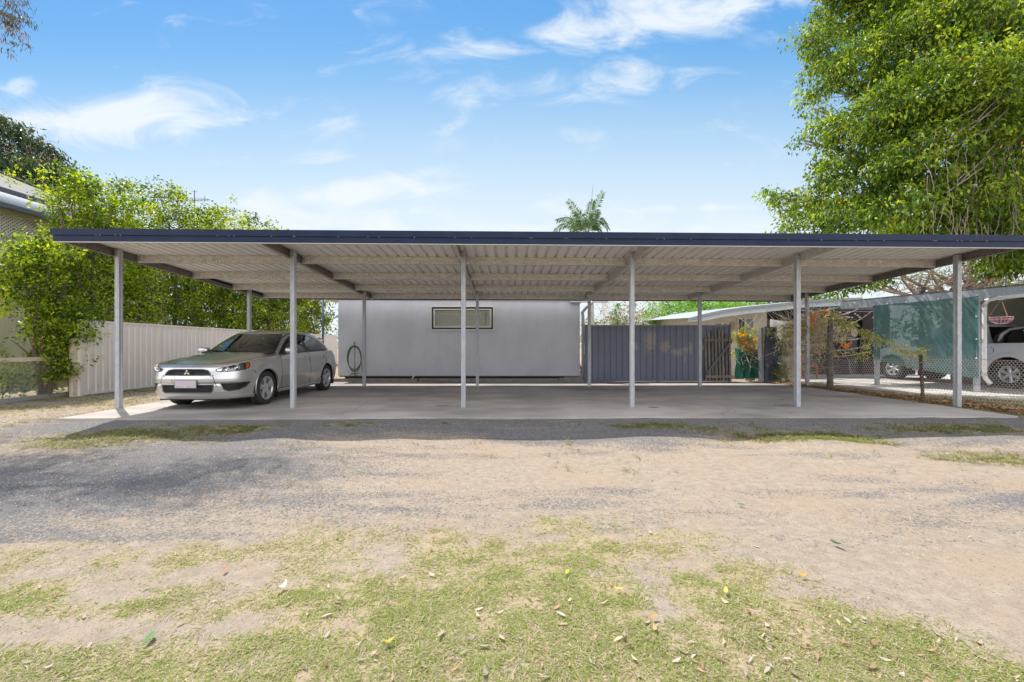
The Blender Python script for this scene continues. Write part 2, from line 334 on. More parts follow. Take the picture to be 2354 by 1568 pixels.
# concrete slab of the carport, with the strip behind it
concrete = mat('concrete', (.45, .41, .375), .85, c2=(.32, .29, .27), scale=.9, lo=.38, hi=.66, stretch=(.7, 1, 1), c3=(.20, .185, .18), scale3=.5, lo3=.46, hi3=.70, bump=.25, bscale=40, world=True, spec=.25)
V4 = [(-7.10, 6.80), (-2.5, 6.93), (1.8, 6.99), (5.4, 7.01), (8.18, 7.03), (8.10, 10.3), (8.06, 11.9), (7.9, 12.55), (7.35, 13.35), (7.30, 13.72), (-7.3, 13.72), (-7.22, 11.0)]
sb = MB(); sb.prism(V4, -.16, 0, 'z'); 
slab = obj('concrete_slab', sb, concrete, kind='structure', label='pale concrete slab under the carport')
mb = MB()
for yj in (9.75,): mb.box(-7.15, 8.09, yj-.006, yj+.006, .0005, .0035)
obj('slab_joint', mb, mat('joint', (.13, .12, .11), .9), parent=slab)
rr = random.Random(21); stain_m = mat('oil_stain', (.15, .14, .135), .7, c2=(.22, .205, .195), scale=5)
for (cx, cy, a_, b_) in ((-2.6, 9.4, .55, .30), (.9, 9.0, .35, .22), (3.9, 9.3, .60, .26), (6.4, 10.2, .42, .24), (-1.3, 8.2, .16, .10), (2.6, 8.0, .12, .08), (5.2, 8.3, .22, .10)):
    pts = [(cx+a_*(.75+.35*rr.random())*math.cos(k/18*6.283), cy+b_*(.75+.35*rr.random())*math.sin(k/18*6.283), .0025) for k in range(18)]
    mb = MB(); mb.add(pts, [tuple(range(18))]); obj('oil_stain', mb, stain_m, parent=slab) if a_ < .3 else None
for pts in ([(-2.9, 6.95), (-2.8, 7.8), (-2.95, 8.9), (-2.75, 10.2)], [(4.6, 7.0), (4.75, 7.7), (4.6, 8.6)]):
    mb = MB(); q_ = []
    for (xa, ya), (xb, yb_) in zip(pts, pts[1:]):
        for f in np.linspace(0, 1, 9)[:-1]: q_.append((xa+(xb-xa)*f+.02*rr.gauss(0, 1), ya+(yb_-ya)*f))
    for (xa, ya), (xb, yb_) in zip(q_, q_[1:]): mb.add([(xa-.004, ya, .002), (xa+.004, ya, .002), (xb+.004, yb_, .002), (xb-.004, yb_, .002)], [(0, 1, 2, 3)])
    obj('crack', mb, mat('crack_dark', (.10, .09, .085), .9), parent=slab)
mb = MB(); mb.prism([(9.3, 10.6), (12.2, 8.0), (30, 4), (30, 17.5), (9.0, 17.5), (9.2, 13.2)], -.15, .005, 'z')
obj('neighbour_driveway', mb, mat('pale_concrete', (.52, .49, .45), .9, c2=(.40, .37, .34), scale=2, world=True, bump=.2, bscale=30), kind='structure', label='pale concrete driveway under the neighbouring carport')

# ---------------- grass blades
rng = np.random.default_rng(11)
def blades(n, xr, yr, hgt, thresh_pow=1.0, persp=False, dens=None):
    if persp:
        y = 1/(1/yr[0] + rng.random(n)*(1/yr[1]-1/yr[0])); x = (rng.random(n)*2-1)*y*1.25
    else: x = xr[0]+rng.random(n)*(xr[1]-xr[0]); y = yr[0]+rng.random(n)*(yr[1]-yr[0])
    w_ = grass_w(x, y)**1.3; k = rng.random(n) < w_*np.clip(-.35+1.75*fbm(x*9, y*11, 3, 91), .01, 1); return x[k], y[k], w_[k], np.full(k.sum(), hgt)
sets = [blades(620000, None, (1.30, 3.3), .0165, persp=True), blades(420000, (-8.2, 8.6), (4.3, 7.0), .055), blades(70000, (-12, -7.1), (6.5, 12), .045), blades(60000, (8.0, 12.5), (6.6, 14.5), .05)]
x, y, w_, hg = [np.concatenate(a) for a in zip(*sets)]; n = len(x)
print('grass blades', n)
cl = fbm(x*7, y*7, 2, 3)
hg = hg*(.35 + 1.0*rng.random(n))*(.55+.9*cl)
ang = rng.random(n)*2*np.pi; lean = .9+1.9*rng.random(n)
z0 = gz(x, y) - .004
dx, dy = np.cos(ang), np.sin(ang); wd = .0007 + .0009*rng.random(n) + .0004*y
b = np.stack([x, y, z0], -1); sd = np.stack([-dy, dx, 0*x], -1)*wd[:, None]
mid_ = b + np.stack([dx*hg*lean*.5, dy*hg*lean*.5, hg*.5], -1); tip = b + np.stack([dx*hg*lean*1.2, dy*hg*lean*1.2, hg*np.clip(.95-.28*lean, .12, 1)], -1)
Vb = np.stack([b-sd, b+sd, mid_+sd*.8, mid_-sd*.8, tip], 1).reshape(-1, 3)
i = np.arange(n)*5
Q = np.concatenate([np.stack([i, i+1, i+2], -1), np.stack([i, i+2, i+3], -1), np.stack([i+3, i+2, i+4], -1)])
g1 = np.array([.17, .24, .035]); g2 = np.array([.34, .38, .10]); g3 = np.array([.52, .45, .29])
m_ = rng.random(n); pat = np.clip(fbm(x*2.2, y*2.2, 3, 77)*2.2-.6, 0, 1)
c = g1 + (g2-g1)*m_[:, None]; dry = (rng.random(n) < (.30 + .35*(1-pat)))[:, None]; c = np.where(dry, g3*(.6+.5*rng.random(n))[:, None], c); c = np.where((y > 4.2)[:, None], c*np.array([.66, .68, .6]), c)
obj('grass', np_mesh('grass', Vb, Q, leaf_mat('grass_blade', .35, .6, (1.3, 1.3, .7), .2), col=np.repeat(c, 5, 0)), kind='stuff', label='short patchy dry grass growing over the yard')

# ---------------- loose stones
n = 78000
x = np.concatenate([rng.normal(-2.9, 1.15, n//3), rng.uniform(-9, 9, n//3), (rng.random(n//3)*2-1)*5])
y = np.concatenate([rng.normal(4.3, .85, n//3) , rng.uniform(2.6, 6.9, n//3), 1/(1/2.2 + rng.random(n//3)*(1/4.5-1/2.2))])
dn = np.concatenate([np.ones(n//3)*.9, .45*np.ones(n//3), .22*np.ones(n//3)])
k = (rng.random(len(x)) < dn*(.25+.9*fbm(x*1.5, y*4, 3, 12))) & (y > 2.0) & (y < 6.95) & (grass_w(x, y) < .55); x = x[k]; y = y[k]; n = len(x)
sz = np.minimum(.0026 + .0045*rng.random(n)**4 + .0024*rng.random(n), .012)*np.where(y < 3.2, .7, 1)*np.where(fbm(x*.8, y*.8, 2, 2) > .5, 1.15, .9)
oc = np.array([(1,0,0),(0,1,0),(-1,0,0),(0,-1,0),(.3,.2,.75),(-.2,.3,.7)], float)
Vs = oc[None]*(.7+.6*rng.random((n, 6, 1)))*sz[:, None, None]; a = rng.random(n)*6.28
Vs = np.stack([Vs[..., 0]*np.cos(a)[:, None]-Vs[..., 1]*np.sin(a)[:, None], Vs[..., 0]*np.sin(a)[:, None]+Vs[..., 1]*np.cos(a)[:, None], Vs[..., 2]], -1) + np.stack([x, y, gz(x, y)], -1)[:, None]
i = np.arange(n)*6
Q = np.concatenate([np.stack([i+a_, i+b_, i+c_], -1) for a_, b_, c_ in ((0,1,4),(1,5,4),(1,2,5),(2,3,5),(3,4,5),(3,0,4))])
gcol = np.stack([.11+.22*rng.random(n)]*3, -1)*np.array([.94, 1.0, 1.1]); br = rng.random(n) < .25; gcol[br] = np.array([.42, .34, .27])*(.7+.5*rng.random(br.sum()))[:, None]
sm = leaf_mat('stone', 0, .9, spec=.2)
obj('gravel', np_mesh('gravel', Vs.reshape(-1, 3), Q, sm, col=np.repeat(gcol, 6, 0)), kind='stuff', label='loose blue grey gravel scattered over the drive')

# ---------------- dead leaves
def leaf_strips(x, y, z, L, W, col, seed, curl=1.0, flat=.5):
    r = np.random.default_rng(seed); n = len(x); S = 5; a = r.random(n)*6.28; tilt = (r.random(n)-.5)*flat; roll = (r.random(n)-.5)*1.6*flat
    u = np.linspace(0, 1, S); wp = np.sin(np.pi*np.clip(u, .04, .96))**.8
    cx = (u-.5)[None]*L[:, None]; cz = (curl*(r.random(n)-.15))[:, None]*L[:, None]*.8*((u-.5)**2)[None]*2 + tilt[:, None]*(u-.5)[None]*L[:, None]
    bend = ((r.random(n)-.5)*.5)[:, None]*L[:, None]*((u-.5)**2*2)[None]
    pts = []
    for sgn in (-1, 0, 1):
        lx = cx; ly = bend + sgn*wp[None]*W[:, None]*.5; lz = cz + sgn*wp[None]*W[:, None]*.5*roll[:, None] + abs(sgn)*wp[None]*W[:, None]*.18
        pts.append(np.stack([lx*np.cos(a)[:, None]-ly*np.sin(a)[:, None], lx*np.sin(a)[:, None]+ly*np.cos(a)[:, None], lz], -1))
    Vv = np.stack(pts, 2)                                    # n,S,3,3
    Vv[..., 2] -= Vv[..., 2].min(axis=(1, 2))[:, None, None]; Vv += np.stack([x, y, z], -1)[:, None, None]
    i = (np.arange(n)*S*3)[:, None]; qs = []
    for s_ in range(S-1):
        for k in (0, 1): b0 = s_*3+k; qs.append(np.concatenate([i+b0, i+b0+3, i+b0+4, i+b0+1], 1))
    return Vv.reshape(-1, 3), np.concatenate(qs), np.repeat(col, S*3, 0)
lm = leaf_mat('dead_leaf', .2, .7, (1.2, 1.1, .8), .25)
pal = np.array([(.42,.29,.18),(.52,.40,.28),(.44,.37,.29),(.30,.18,.10),(.46,.30,.17),(.46,.40,.34)])
n = 2600; y = 1/(1/1.32 + rng.random(n)*(1/3.0-1/1.32)); x = (rng.random(n)*2-1)*y*1.22
k = rng.random(n) < (.10 + .9*grass_w(x, y))*(.45+.55*np.clip((x+1.6)/2, 0, 1))*.5; x = x[k]; y = y[k]
n2 = 900; x2 = rng.uniform(-7, 8.5, n2); y2 = rng.uniform(3.0, 6.9, n2); k = rng.random(n2) < .10 + .5*grass_w(x2, y2); x = np.r_[x, x2[k]]; y = np.r_[y, y2[k]]
n = len(x); L = .016 + .034*rng.random(n)**2.2; W = L*(.18+.22*rng.random(n))
A1 = leaf_strips(x, y, gz(x, y)+.012*rng.random(n)*grass_w(x, y)+.003, L, W, pal[rng.integers(0, 6, n)]*(.7+.5*rng.random(n))[:, None], 5)
# drifts of leaves beside the slab on the right, and a few on the concrete
n = 7000; tt = rng.random(n); yl = 6.9 + 6.6*tt; xl = np.interp(yl, [6.9, 9.4, 11.6, 13.5], [8.9, 8.55, 8.35, 8.1]) + rng.normal(0, .22, n) + rng.random(n)*.25
k = xl > np.interp(yl, [6.9, 11.9, 13.5], [8.2, 8.08, 7.5]) ; xl = xl[k]; yl = yl[k]; n = len(xl)
L = .04+.05*rng.random(n); A2 = leaf_strips(xl, yl, gz(xl, yl)+.05*rng.random(n)**2+.01, L, L*.45, pal[rng.integers(0, 5, n)]*(.7+.5*rng.random(n))[:, None]*np.array([.92, .84, .72]), 6)
n = 160; xs_ = rng.uniform(-3, 8, n); ys_ = rng.uniform(7.3, 13.4, n); L = .02+.03*rng.random(n)
A3 = leaf_strips(xs_, ys_, np.full(n, .002), L, L*.4, pal[rng.integers(0, 5, n)]*.7, 7)
n = 900; xs_ = rng.uniform(-11, -7.3, n); ys_ = rng.uniform(6.5, 11, n); L = .025+.04*rng.random(n)
A4 = leaf_strips(xs_, ys_, gz(xs_, ys_)+.01, L, L*.4, pal[rng.integers(0, 6, n)], 8)
off = 0; VV = []; QQ = []; CC = []
for a_ in (A1, A2, A3, A4): VV.append(a_[0]); QQ.append(a_[1]+off); CC.append(a_[2]); off += len(a_[0])
obj('leaf_litter', np_mesh('leaf_litter', np.concatenate(VV), np.concatenate(QQ), lm, smooth=True, col=np.concatenate(CC)), kind='stuff', label='dry brown leaf litter lying on the grass and beside the slab')
gl = [((487, 1253-0), None)]
for (px, py, L_, col, lab) in ((1405,1236,.05,(.60,.34,.05),'orange yellow fallen leaf at the top edge of the front grass'),
     (1303,1317,.045,(.58,.44,.07),'bright yellow fallen leaf left of the grass centre'),
     (1421,1363,.05,(.62,.47,.09),'golden yellow fallen leaf lying in the middle of the grass'),
     (1843,1327,.05,(.60,.32,.05),'orange fallen leaf near the right edge of the front grass'),
     (1668,1369,.05,(.75,.50,.15),'pale orange fallen leaf on the right of the front grass'),
     (1923,1249,.07,(.05,.13,.04),'dark green fallen leaf lying on the bare drive'),
     (1703,1156,.05,(.05,.16,.09),'thin green leaf lying on the drive far from the grass'),
     (347,1471,.07,(.15,.26,.10),'broad green fallen leaf in the lower left of the grass'),
     (893,1487,.05,(.55,.42,.06),'yellow leaf near the bottom of the grass'),
     (649,1355,.07,(.68,.60,.52),'pale curled dead leaf on the bare soil patch'),
     (517,1312,.05,(.40,.22,.12),'brown curled leaf on bare soil at the left'),
     (1500,1432,.045,(.58,.30,.06),'small orange leaf low in the grass')):
    c_ = P(px, py, z=-.095); z_ = float(gz(c_[0], c_[1]))+.022
    a_ = leaf_strips(np.array([c_[0]]), np.array([c_[1]]), np.array([z_]), np.array([L_]), np.array([L_*.42]), np.array([col]), int(px), flat=.3)
    o = obj('fallen_leaf', np_mesh('fallen_leaf', a_[0] - np.array([c_[0], c_[1], z_]), a_[1], lm, smooth=True, col=a_[2]), label=lab, cat='leaf', group='fallen leaves lying on the ground'); o.location = (c_[0], c_[1], z_)
# ================= CARPORT
galv = mat('galvanised_steel', (.66, .65, .63), .5, .25, c2=(.52, .50, .46), scale=9, c3=(.24, .21, .18), scale3=42, lo3=.55, hi3=.62, stretch=(1, 2.2, 2.6), bump=.1, bscale=30)
galv_dark = mat('galvanised_dark', (.30, .28, .26), .55, .2, c2=(.15, .13, .115), scale=30, lo=.45, hi=.58, stretch=(2, 1, 2))
galv_post = mat('galvanised_post', (.46, .475, .50), .45, .3, c2=(.38, .395, .42), scale=14, stretch=(1, 1, .5), c3=(.36, .37, .39), scale3=50, lo3=.56, hi3=.66)
ceil = mat('roof_underside', (.80, .79, .775), .45, .0, c2=(.76, .745, .725), scale=3, stretch=(2, .5, 1), c3=(.52, .49, .46), scale3=14, lo3=.62, hi3=.78)
navy = mat('navy_paint', (.011, .020, .052), .5, c2=(.015, .025, .06), scale=4, spec=.2)
dusty = mat('dusty_white', (.75, .72, .66), .7)
cp = thing('carport', 'long open steel carport with navy fascia and ribbed roof over the concrete slab', 'carport', (0, 0, 0))
def zb(x, y): return 2.755 - .0035*(x+7.2) - .05*(y-8.04)
def solve(px, yl):
    u = (px-1176.5)/1000; return u*yl/(1-.0135*u)
FX = [solve(p, 8.04) for p in (273, 674, 1065, 1452, 1832, 2200)]
BX = [solve(p, 12.06) for p in (572.5, 837, 1097, 1354, 1608, 1855)]
def postprof(wd, dp):
    a, b = wd/2, dp/2; g = .004
    return [(-a, -b+.006), (-a+.006, -b), (-a*.45, -b), (-a*.4, -b+g), (-a*.3, -b+g), (-a*.25, -b), (a*.25, -b), (a*.3, -b+g), (a*.4, -b+g), (a*.45, -b), (a-.006, -b), (a, -b+.006), (a, -b*.4), (a-g, -b*.35), (a-g, b*.35), (a, b*.4), (a, b), (-a, b), (-a, b*.4), (-a+g, b*.35), (-a+g, -b*.35), (-a, -b*.4)]
for row, (XS, yl) in enumerate(((FX, 8.04), (BX, 12.06))):
    for i, x in enumerate(XS):
        y = yl + .0135*x; mb = MB(); h = zb(x, yl) + .13; z0 = -.01
        mb.prism([(p+x, q+y) for p, q in postprof(.078, .092)], z0, h, 'z')
        o = obj('post', mb, galv_post, cp)
        mb = MB(); mb.box(x-.055, x+.055, y-.06, y+.06, .0, .006)
        obj('stain', mb, mat('post_foot', (.33, .31, .29), .9), o) if False else None
        for zz in (zb(x, yl)+.04, zb(x, yl)+.10): mb = MB(); mb.lathe([(y-.052, .001), (y-.056, .011), (y-.046, .011)], 8, 'y', (x, 0, zz)); obj('bolt', mb, galv_dark, o)
def RX(i, yl):                                                     # rafter line
    t_ = (yl-8.04)/4.02; return FX[i] + (BX[i]-FX[i])*t_ + (-.066 if i < 3 else .066)
Y0, Y1 = 7.03, 13.16
PY = [8.50, 9.98, 11.42, 12.82]
for i in range(6):
    mb = MB(); s_ = 1 if i < 3 else -1; op = s_ if i in (0, 1, 2, 5) else -s_
    pts = [(Y0+.05), (Y1-.05)]
    prof = [(0, 0), (.062, 0), (.062, .014), (.059, .014), (.059, .003), (.003, .003), (.003, .147), (.059, .147), (.059, .136), (.062, .136), (.062, .15), (0, .15)]
    vs = []
    for yl in pts:
        x0 = RX(i, yl); 
        for (p, q_) in prof: vs.append((x0 + (p-.031)*op, yl+.0135*x0, zb(x0, yl)+q_))
    n = len(prof); fs = [(k, (k+1) % n, n+(k+1) % n, n+k) for k in range(n)]
    mb.add(vs, fs); mb.add(vs, [(0, 1, 4, 5), (5, 6, 11, 0), (6, 7, 10, 11), (n+0, n+5, n+4, n+1), (n+5, n, n+11, n+6)], 0)
    obj('rafter', mb, galv_dark if i in (0, 1, 5) else galv, cp)
for j, yl in enumerate([Y0+.07] + PY):
    for i in range(5):
        xa, xb = RX(i, yl)+.036, RX(i+1, yl)-.036; mb = MB()
        for (xq, xr) in ((xa, xb),):
            vs = []
            for (x_, ) in ((xq,), (xr,)):
                y_ = yl+.0135*x_; z_ = zb(x_, yl) + (.004 if j else .0)
                for (dy_, dz_) in ((-.03, .0), (.03, 0), (.03, .014), (-.026, .004), (-.026, .142), (.03, .132), (.03, .146), (-.03, .146)): vs.append((x_, y_+dy_, z_+dz_))
            mb.add(vs, [(k, k+8, (k+1) % 8+8, (k+1) % 8) for k in range(8)])
        o = obj('purlin', mb, galv, cp)
        if 0 < j < 5:
            for x_ in (xa+.035, xb-.035):
                for dz_ in (.05, .10): mb = MB(); mb.lathe([(-.04, .001), (-.04, .012), (-.028, .012)], 6, 'y', (x_, yl+.0135*x_, zb(x_, yl)+dz_)); obj('bolt', mb, galv_dark, o)
# roof sheeting: trapezoid ribs every 190 mm, running front to back
xl, xr = FX[0]-.12, FX[5]+.31
prof = []; x = xl
while x < xr-.19: prof += [(x, 0), (x+.126, 0), (x+.138, .040), (x+.176, .040), (x+.188, 0)]; x += .19
prof.append((xr, 0)); prof = np.array(prof)
ys = np.array([Y0, Y1]); VV = np.zeros((len(prof), 2, 3))
for k, yl in enumerate(ys): 
    xo = prof[:, 0] + (-.0135*.0)*(yl-Y0)
    VV[:, k, 0] = xo; VV[:, k, 1] = yl + .0135*xo; VV[:, k, 2] = zb(xo, yl) + .152 + prof[:, 1]
rf = grid_mesh('roof_sheet', VV, [ceil], smooth=False); ro = obj('roof_sheet', rf, None, cp)
so_ = ro.modifiers.new('th', 'SOLIDIFY'); so_.thickness = .0025; so_.offset = 1
def lbox(mb, xa, xb, ya, yb, dz0, dz1):                             # box following the roof plane
    vs = []
    for x_ in (xa, xb):
        for yl in (ya, yb):
            for dz_ in (dz0, dz1): vs.append((x_, yl+.0135*x_, zb(x_, 7.0)+dz_))
    mb.add(vs, [(0,1,3,2),(4,6,7,5),(0,4,5,1),(2,3,7,6),(0,2,6,4),(1,5,7,3)])
fx0, fx1 = FX[0]-.10, FX[5]+.44
mb = MB(); lbox(mb, fx0-.035, fx1+.03, Y0-.045, Y0-.004, .088, .190); 
vs = []                                                            # folded top of the capping, reaching back over the sheets
lbox(mb, fx0-.035, fx1+.03, Y0-.004, Y0+.12, .194, .198)
fa = obj('fascia', mb, navy, cp, label='upper navy capping strip of the fascia')
mb = MB(); lbox(mb, fx0, fx1, Y0-.030, Y0-.003, -.012, .0835)
fb = obj('fascia', mb, navy, cp, label='lower navy strip of the fascia')
mb = MB(); lbox(mb, fx0+.01, fx1-.01, Y0-.026, Y0+.03, -.022, -.013); obj('fascia_flange', mb, mat('pale_galv', (.62, .60, .57), .5), cp)
mb = MB(); rr = random.Random(4)
for k in range(38):
    x_ = fx0 + (fx1-fx0)*rr.random(); mb.sphere((x_, Y0-.047+.0135*x_, zb(x_, 7.0)+.087-rr.random()*.004), .0055, 6, 4, sc3=(1.5, .5, .7))
obj('screw', mb, mat('dull_screw', (.5, .48, .44), .7), fa, kind='stuff')
for sgn, xx in ((0, xl-.02), (1, xr+.005)):
    mb = MB(); vs = []
    for yl in (Y0, Y1):
        for dx_ in (0, .015):
            for dz_ in (.10, .19): vs.append((xx+dx_, yl+.0135*xx, zb(xx, yl)+dz_))
    mb.add(vs, [(0,1,3,2),(4,6,7,5),(0,4,5,1),(2,3,7,6),(0,2,6,4),(1,5,7,3)]); obj('barge_capping', mb, navy, cp)
mb = MB(); vs = []
for x_ in (xl, xr):
    for yl in (Y1, Y1+.12):
        for dz_ in (.03, .15): vs.append((x_, yl+.0135*x_, zb(x_, Y1)+dz_))
mb.add(vs, [(0,1,3,2),(4,6,7,5),(0,4,5,1),(2,3,7,6),(0,2,6,4),(1,5,7,3)]); obj('gutter', mb, navy, cp)

# ================= GREY BUILDING
render_ = mat('grey_render', (.56, .575, .615), .85, c2=(.50, .513, .55), scale=1.3, lo=.4, hi=.65, stretch=(1.2, 1, .7), c3=(.465, .475, .53), scale3=2.2, lo3=.56, hi3=.80, bump=.12, bscale=60, spec=.2)
bl = thing('grey_building', 'long windowless grey rendered outbuilding wall behind the carport with one small high window', 'building', (0, 13.92, 0))
bl['label'] = 'grey rendered outbuilding behind the carport with one small high window'
mb = MB(); x0, x1 = -5.56, 2.17
wx0, wx1, wz0, wz1 = -2.53, -.64, 1.68, 2.33
mb.box(x0, wx0, 0, 6.5, .16, 2.60); mb.box(wx1, x1, 0, 6.5, .16, 2.60); mb.box(wx0, wx1, 0, 6.5, .16, wz0); mb.box(wx0, wx1, 0, 6.5, wz1, 2.60); mb.box(wx0, wx1, .12, 6.5, wz0, wz1)
obj('wall', mb, render_, bl)
mb = MB(); mb.prism([(x0-.45, 2.60), (x1+.12, 2.54), (x1+.12, 2.67), (x0-.45, 2.70)], -.03, 7.0, 'y'); obj('roof', mb, mat('pale_eave', (.66, .58, .52), .7), bl)
mb = MB(); mb.box(x0+.12, x1-.15, .25, 6.2, -.1, .158); obj('footing', mb, mat('dark_underfloor', (.08, .07, .06), .95), bl)
mb = MB(); mb.box(x0+.05, x1-.02, -.02, .06, .128, .157); obj('base_rail', mb, mat('black_rail', (.05, .05, .055), .5), bl)
# window
wn = MB(); fr = .05
def frame(mb, a, b, c, d, t_, y0, y1, mi=0):
    mb.box(a, b, y0, y1, d-t_, d, mi); mb.box(a, b, y0, y1, c, c+t_, mi); mb.box(a, a+t_, y0, y1, c+t_, d-t_, mi); mb.box(b-t_, b, y0, y1, c+t_, d-t_, mi)
frame(wn, wx0-.065, wx1+.065, wz0-.06, wz1+.06, .028, -.03, -.002)
wo = obj('window', wn, mat('white_trim', (.70, .66, .60), .6), bl)
wn = MB(); frame(wn, wx0-.036, wx1+.036, wz0-.031, wz1+.031, .055, -.022, .02); obj('frame', wn, mat('dark_brown', (.035, .025, .022), .5), wo)
wn = MB(); frame(wn, wx0+.020, wx1-.020, wz0+.025, wz1-.025, .035, -.010, .03); wn.box(-1.60, -1.57, -.008, .03, wz0+.06, wz1-.06); obj('sash', wn, mat('white_sash', (.72, .70, .72), .5), wo)
wn = MB()
zz = wz0+.07
while zz < wz1-.06: wn.box(wx0+.06, wx1-.06, .055, .063, zz, zz+.046, rot=Matrix.Rotation(R(32), 3, 'X')); zz += .056
obj('blind', wn, mat('cream_blind', (.80, .77, .62), .6), wo)
gls = bpy.data.materials.new('pane_glass'); gls.use_nodes = True; t = gls.node_tree; t.nodes.clear(); o_ = t.nodes.new('ShaderNodeOutputMaterial'); x_ = t.nodes.new('ShaderNodeMixShader'); a_ = t.nodes.new('ShaderNodeBsdfTransparent'); b_ = t.nodes.new('ShaderNodeBsdfGlossy'); b_.inputs['Roughness'].default_value = .03
f_ = t.nodes.new('ShaderNodeFresnel'); f_.inputs[0].default_value = 1.5; t.links.new(f_.outputs[0], x_.inputs[0]); t.links.new(a_.outputs[0], x_.inputs[1]); t.links.new(b_.outputs[0], x_.inputs[2]); t.links.new(x_.outputs[0], o_.inputs[0])
wn = MB(); wn.add([(wx0+.05, .02, wz0+.055), (wx1-.05, .02, wz0+.055), (wx1-.05, .02, wz1-.055), (wx0+.05, .02, wz1-.055)], [(0, 1, 2, 3)]); obj('pane', wn, gls, wo)
# downpipe and gutter at the right corner
pvc = mat('painted_pipe', (.50, .50, .54), .5)
mb = MB(); mb.tube([(2.26, -.06, .05), (2.26, -.06, 2.08), (2.23, -.10, 2.17), (2.34, -.28, 2.34), (2.50, -.34, 2.46), (2.52, -.30, 2.55)], .048, 12); obj('downpipe', mb, pvc, bl, smooth=True)
mb = MB(); mb.box(1.85, 3.05, -.16, -.035, 2.50, 2.60); obj('gutter', mb, pvc, bl)
# sleeper edging
wood = mat('weathered_timber', (.30, .25, .21), .9, c2=(.20, .165, .14), scale=5, stretch=(1, 8, 8), bump=.4, bscale=20)
mb = MB(); mb.box(-2.9, 1.45, -.06, .06, -.02, .10); sl1 = obj('timber_sleeper', mb, wood, label='weathered timber sleeper lying along the foot of the grey wall', cat='sleeper'); sl1.location = (0, 13.62, 0)
mb = MB(); mb.box(-2.75, 0, -.06, .06, -.02, .098); o = obj('timber_sleeper', mb, wood, label='timber sleeper behind the silver car under the garden hose', cat='sleeper'); o.location = (-2.95, 13.63, 0)
mb = MB(); mb.box(0, .75, -.07, .07, -.02, .115); mb.box(.2, .7, .05, .5, .10, .14); o = obj('timber_sleeper', mb, wood, label='short stacked sleeper end beside the downpipe', cat='sleeper'); o.location = (1.47, 13.64, 0)
# hose, its hook and pipe
C_ = P(815, 790, 13.82); hz = 13.86
hs_ = thing('garden_hose', 'green garden hose coiled over a wall tap on the grey wall', 'hose', (C_[0], hz, 0))
mb = MB(); tz = C_[2]
for k in range(3):
    pts = []; 
    for j in range(25):
        a = 2*math.pi*j/24; pts.append((math.sin(a)*(.20+.012*k), -.05-.012*k, tz-.50+.03*k+math.cos(a)*(.40-.01*k)))
    mb.tube(pts[:-1], .011, 6, closed=True)
mb.tube([(.2, -.05, tz-.55), (.26, -.06, tz-.9), (.26, -.05, .03)], .011, 6); mb.tube([(-.02, -.06, tz-.95), (-.12, -.08, tz-1.0), (-.22, -.07, .04)], .011, 6); mb.tube([(-.02, -.06, tz-.95), (.1, -.08, tz-1.02), (.20, -.09, .04)], .011, 6)
mb.tube([(-.1, -.06, tz-.93), (0, -.09, tz-.96), (.12, -.06, tz-.93)], .012, 6)
obj('hose', mb, mat('hose_green', (.06, .11, .06), .5), hs_, smooth=True)
mb = MB(); mb.tube([(0, -.03, tz+.02), (0, -.03, .03)], .011, 6); mb.tube([(0, -.03, tz), (0, -.14, tz+.0)], .012, 6); mb.sphere((0, -.08, tz+.045), .025, 8, 5); obj('tap', mb, mat('copper', (.22, .12, .08), .5, .4), hs_, smooth=True)
mb = MB(); mb.tube([(0, 0, .12), (-.06, -.1, -.0)], .018, 8); o = obj('waste_pipe', mb, mat('white_pvc', (.7, .7, .7), .4), label='short white waste pipe sloping out from under the grey wall', cat='pipe'); o.location = (P(952, d=13.87)[0], 13.87, .06)
mb = MB(); mb.tube([(0, 0, 0), (0, 0, 2.75)], .035, 10); o = obj('clothesline_pole', mb, mat('blue_pole', (.05, .075, .14), .4), label='slim dark blue metal pole standing behind the silver car', cat='pole', smooth=True); o.location = P(742, d=15.5)

# ================= SHEET METAL FENCES
def ribs(L, h, pitch=.19, dpt=.022):
    pr = []; x = 0
    while x < L-.01:
        for (a, b) in ((0, 0), (.10, 0), (.115, dpt), (.175, dpt)):
            if x+a < L: pr.append((x+a, b))
        x += pitch
    pr.append((L, 0)); return pr
def sheet_fence(name, label, cat, p0, p1, z0, h, m_sheet, m_frame, n, group=None, m_top=None, z1=None):
    p0 = Vector((*p0, 0)); p1 = Vector((*p1, 0)); L = (p1-p0).length; dr = (p1-p0)/L; root = thing(name, label, cat, (p0.x, p0.y, z0), math.atan2(dr.y, dr.x), group)
    pw = L/n
    for k in range(n+1):
        mb = MB(); mb.box(k*pw-.03, k*pw+.03, -.032, .032, -.05, h+.01); mb.box(k*pw-.006, k*pw+.006, -.0345, .0345, 0, h+.005, 0); obj('post', mb, m_frame, root)
    for k in range(n):
        a = k*pw+.031; Lp = pw-.062
        pr = ribs(Lp, h); vs = [(a+x_, y_-.011, zz) for (x_, y_) in pr for zz in (.06, h-.03)]; m_ = len(pr)
        mb = MB(); mb.add(vs, [(2*i, 2*i+2, 2*i+3, 2*i+1) for i in range(m_-1)]); o = obj('panel', mb, m_sheet, root); md = o.modifiers.new('t', 'SOLIDIFY'); md.thickness = .002
        mb = MB(); mb.box(a, a+Lp, -.028, .028, .01, .062); obj('bottom_rail', mb, m_frame, root); mb = MB(); mb.box(a, a+Lp, -.028, .028, h-.045, h); obj('top_rail', mb, m_top or m_frame, root)
    return root
cream = mat('cream_steel', (.74, .665, .59), .5, c2=(.70, .63, .555), scale=2, c3=(.50, .42, .35), scale3=7, lo3=.62, hi3=.8, stretch=(1, 1, .4))
sheet_fence('metal_fence', 'long cream ribbed sheet metal fence running back behind the silver car', 'fence', (-9.93, 10.0), (-10.72, 26.6), -.03, 1.76, cream, cream, 7)
mb = MB()
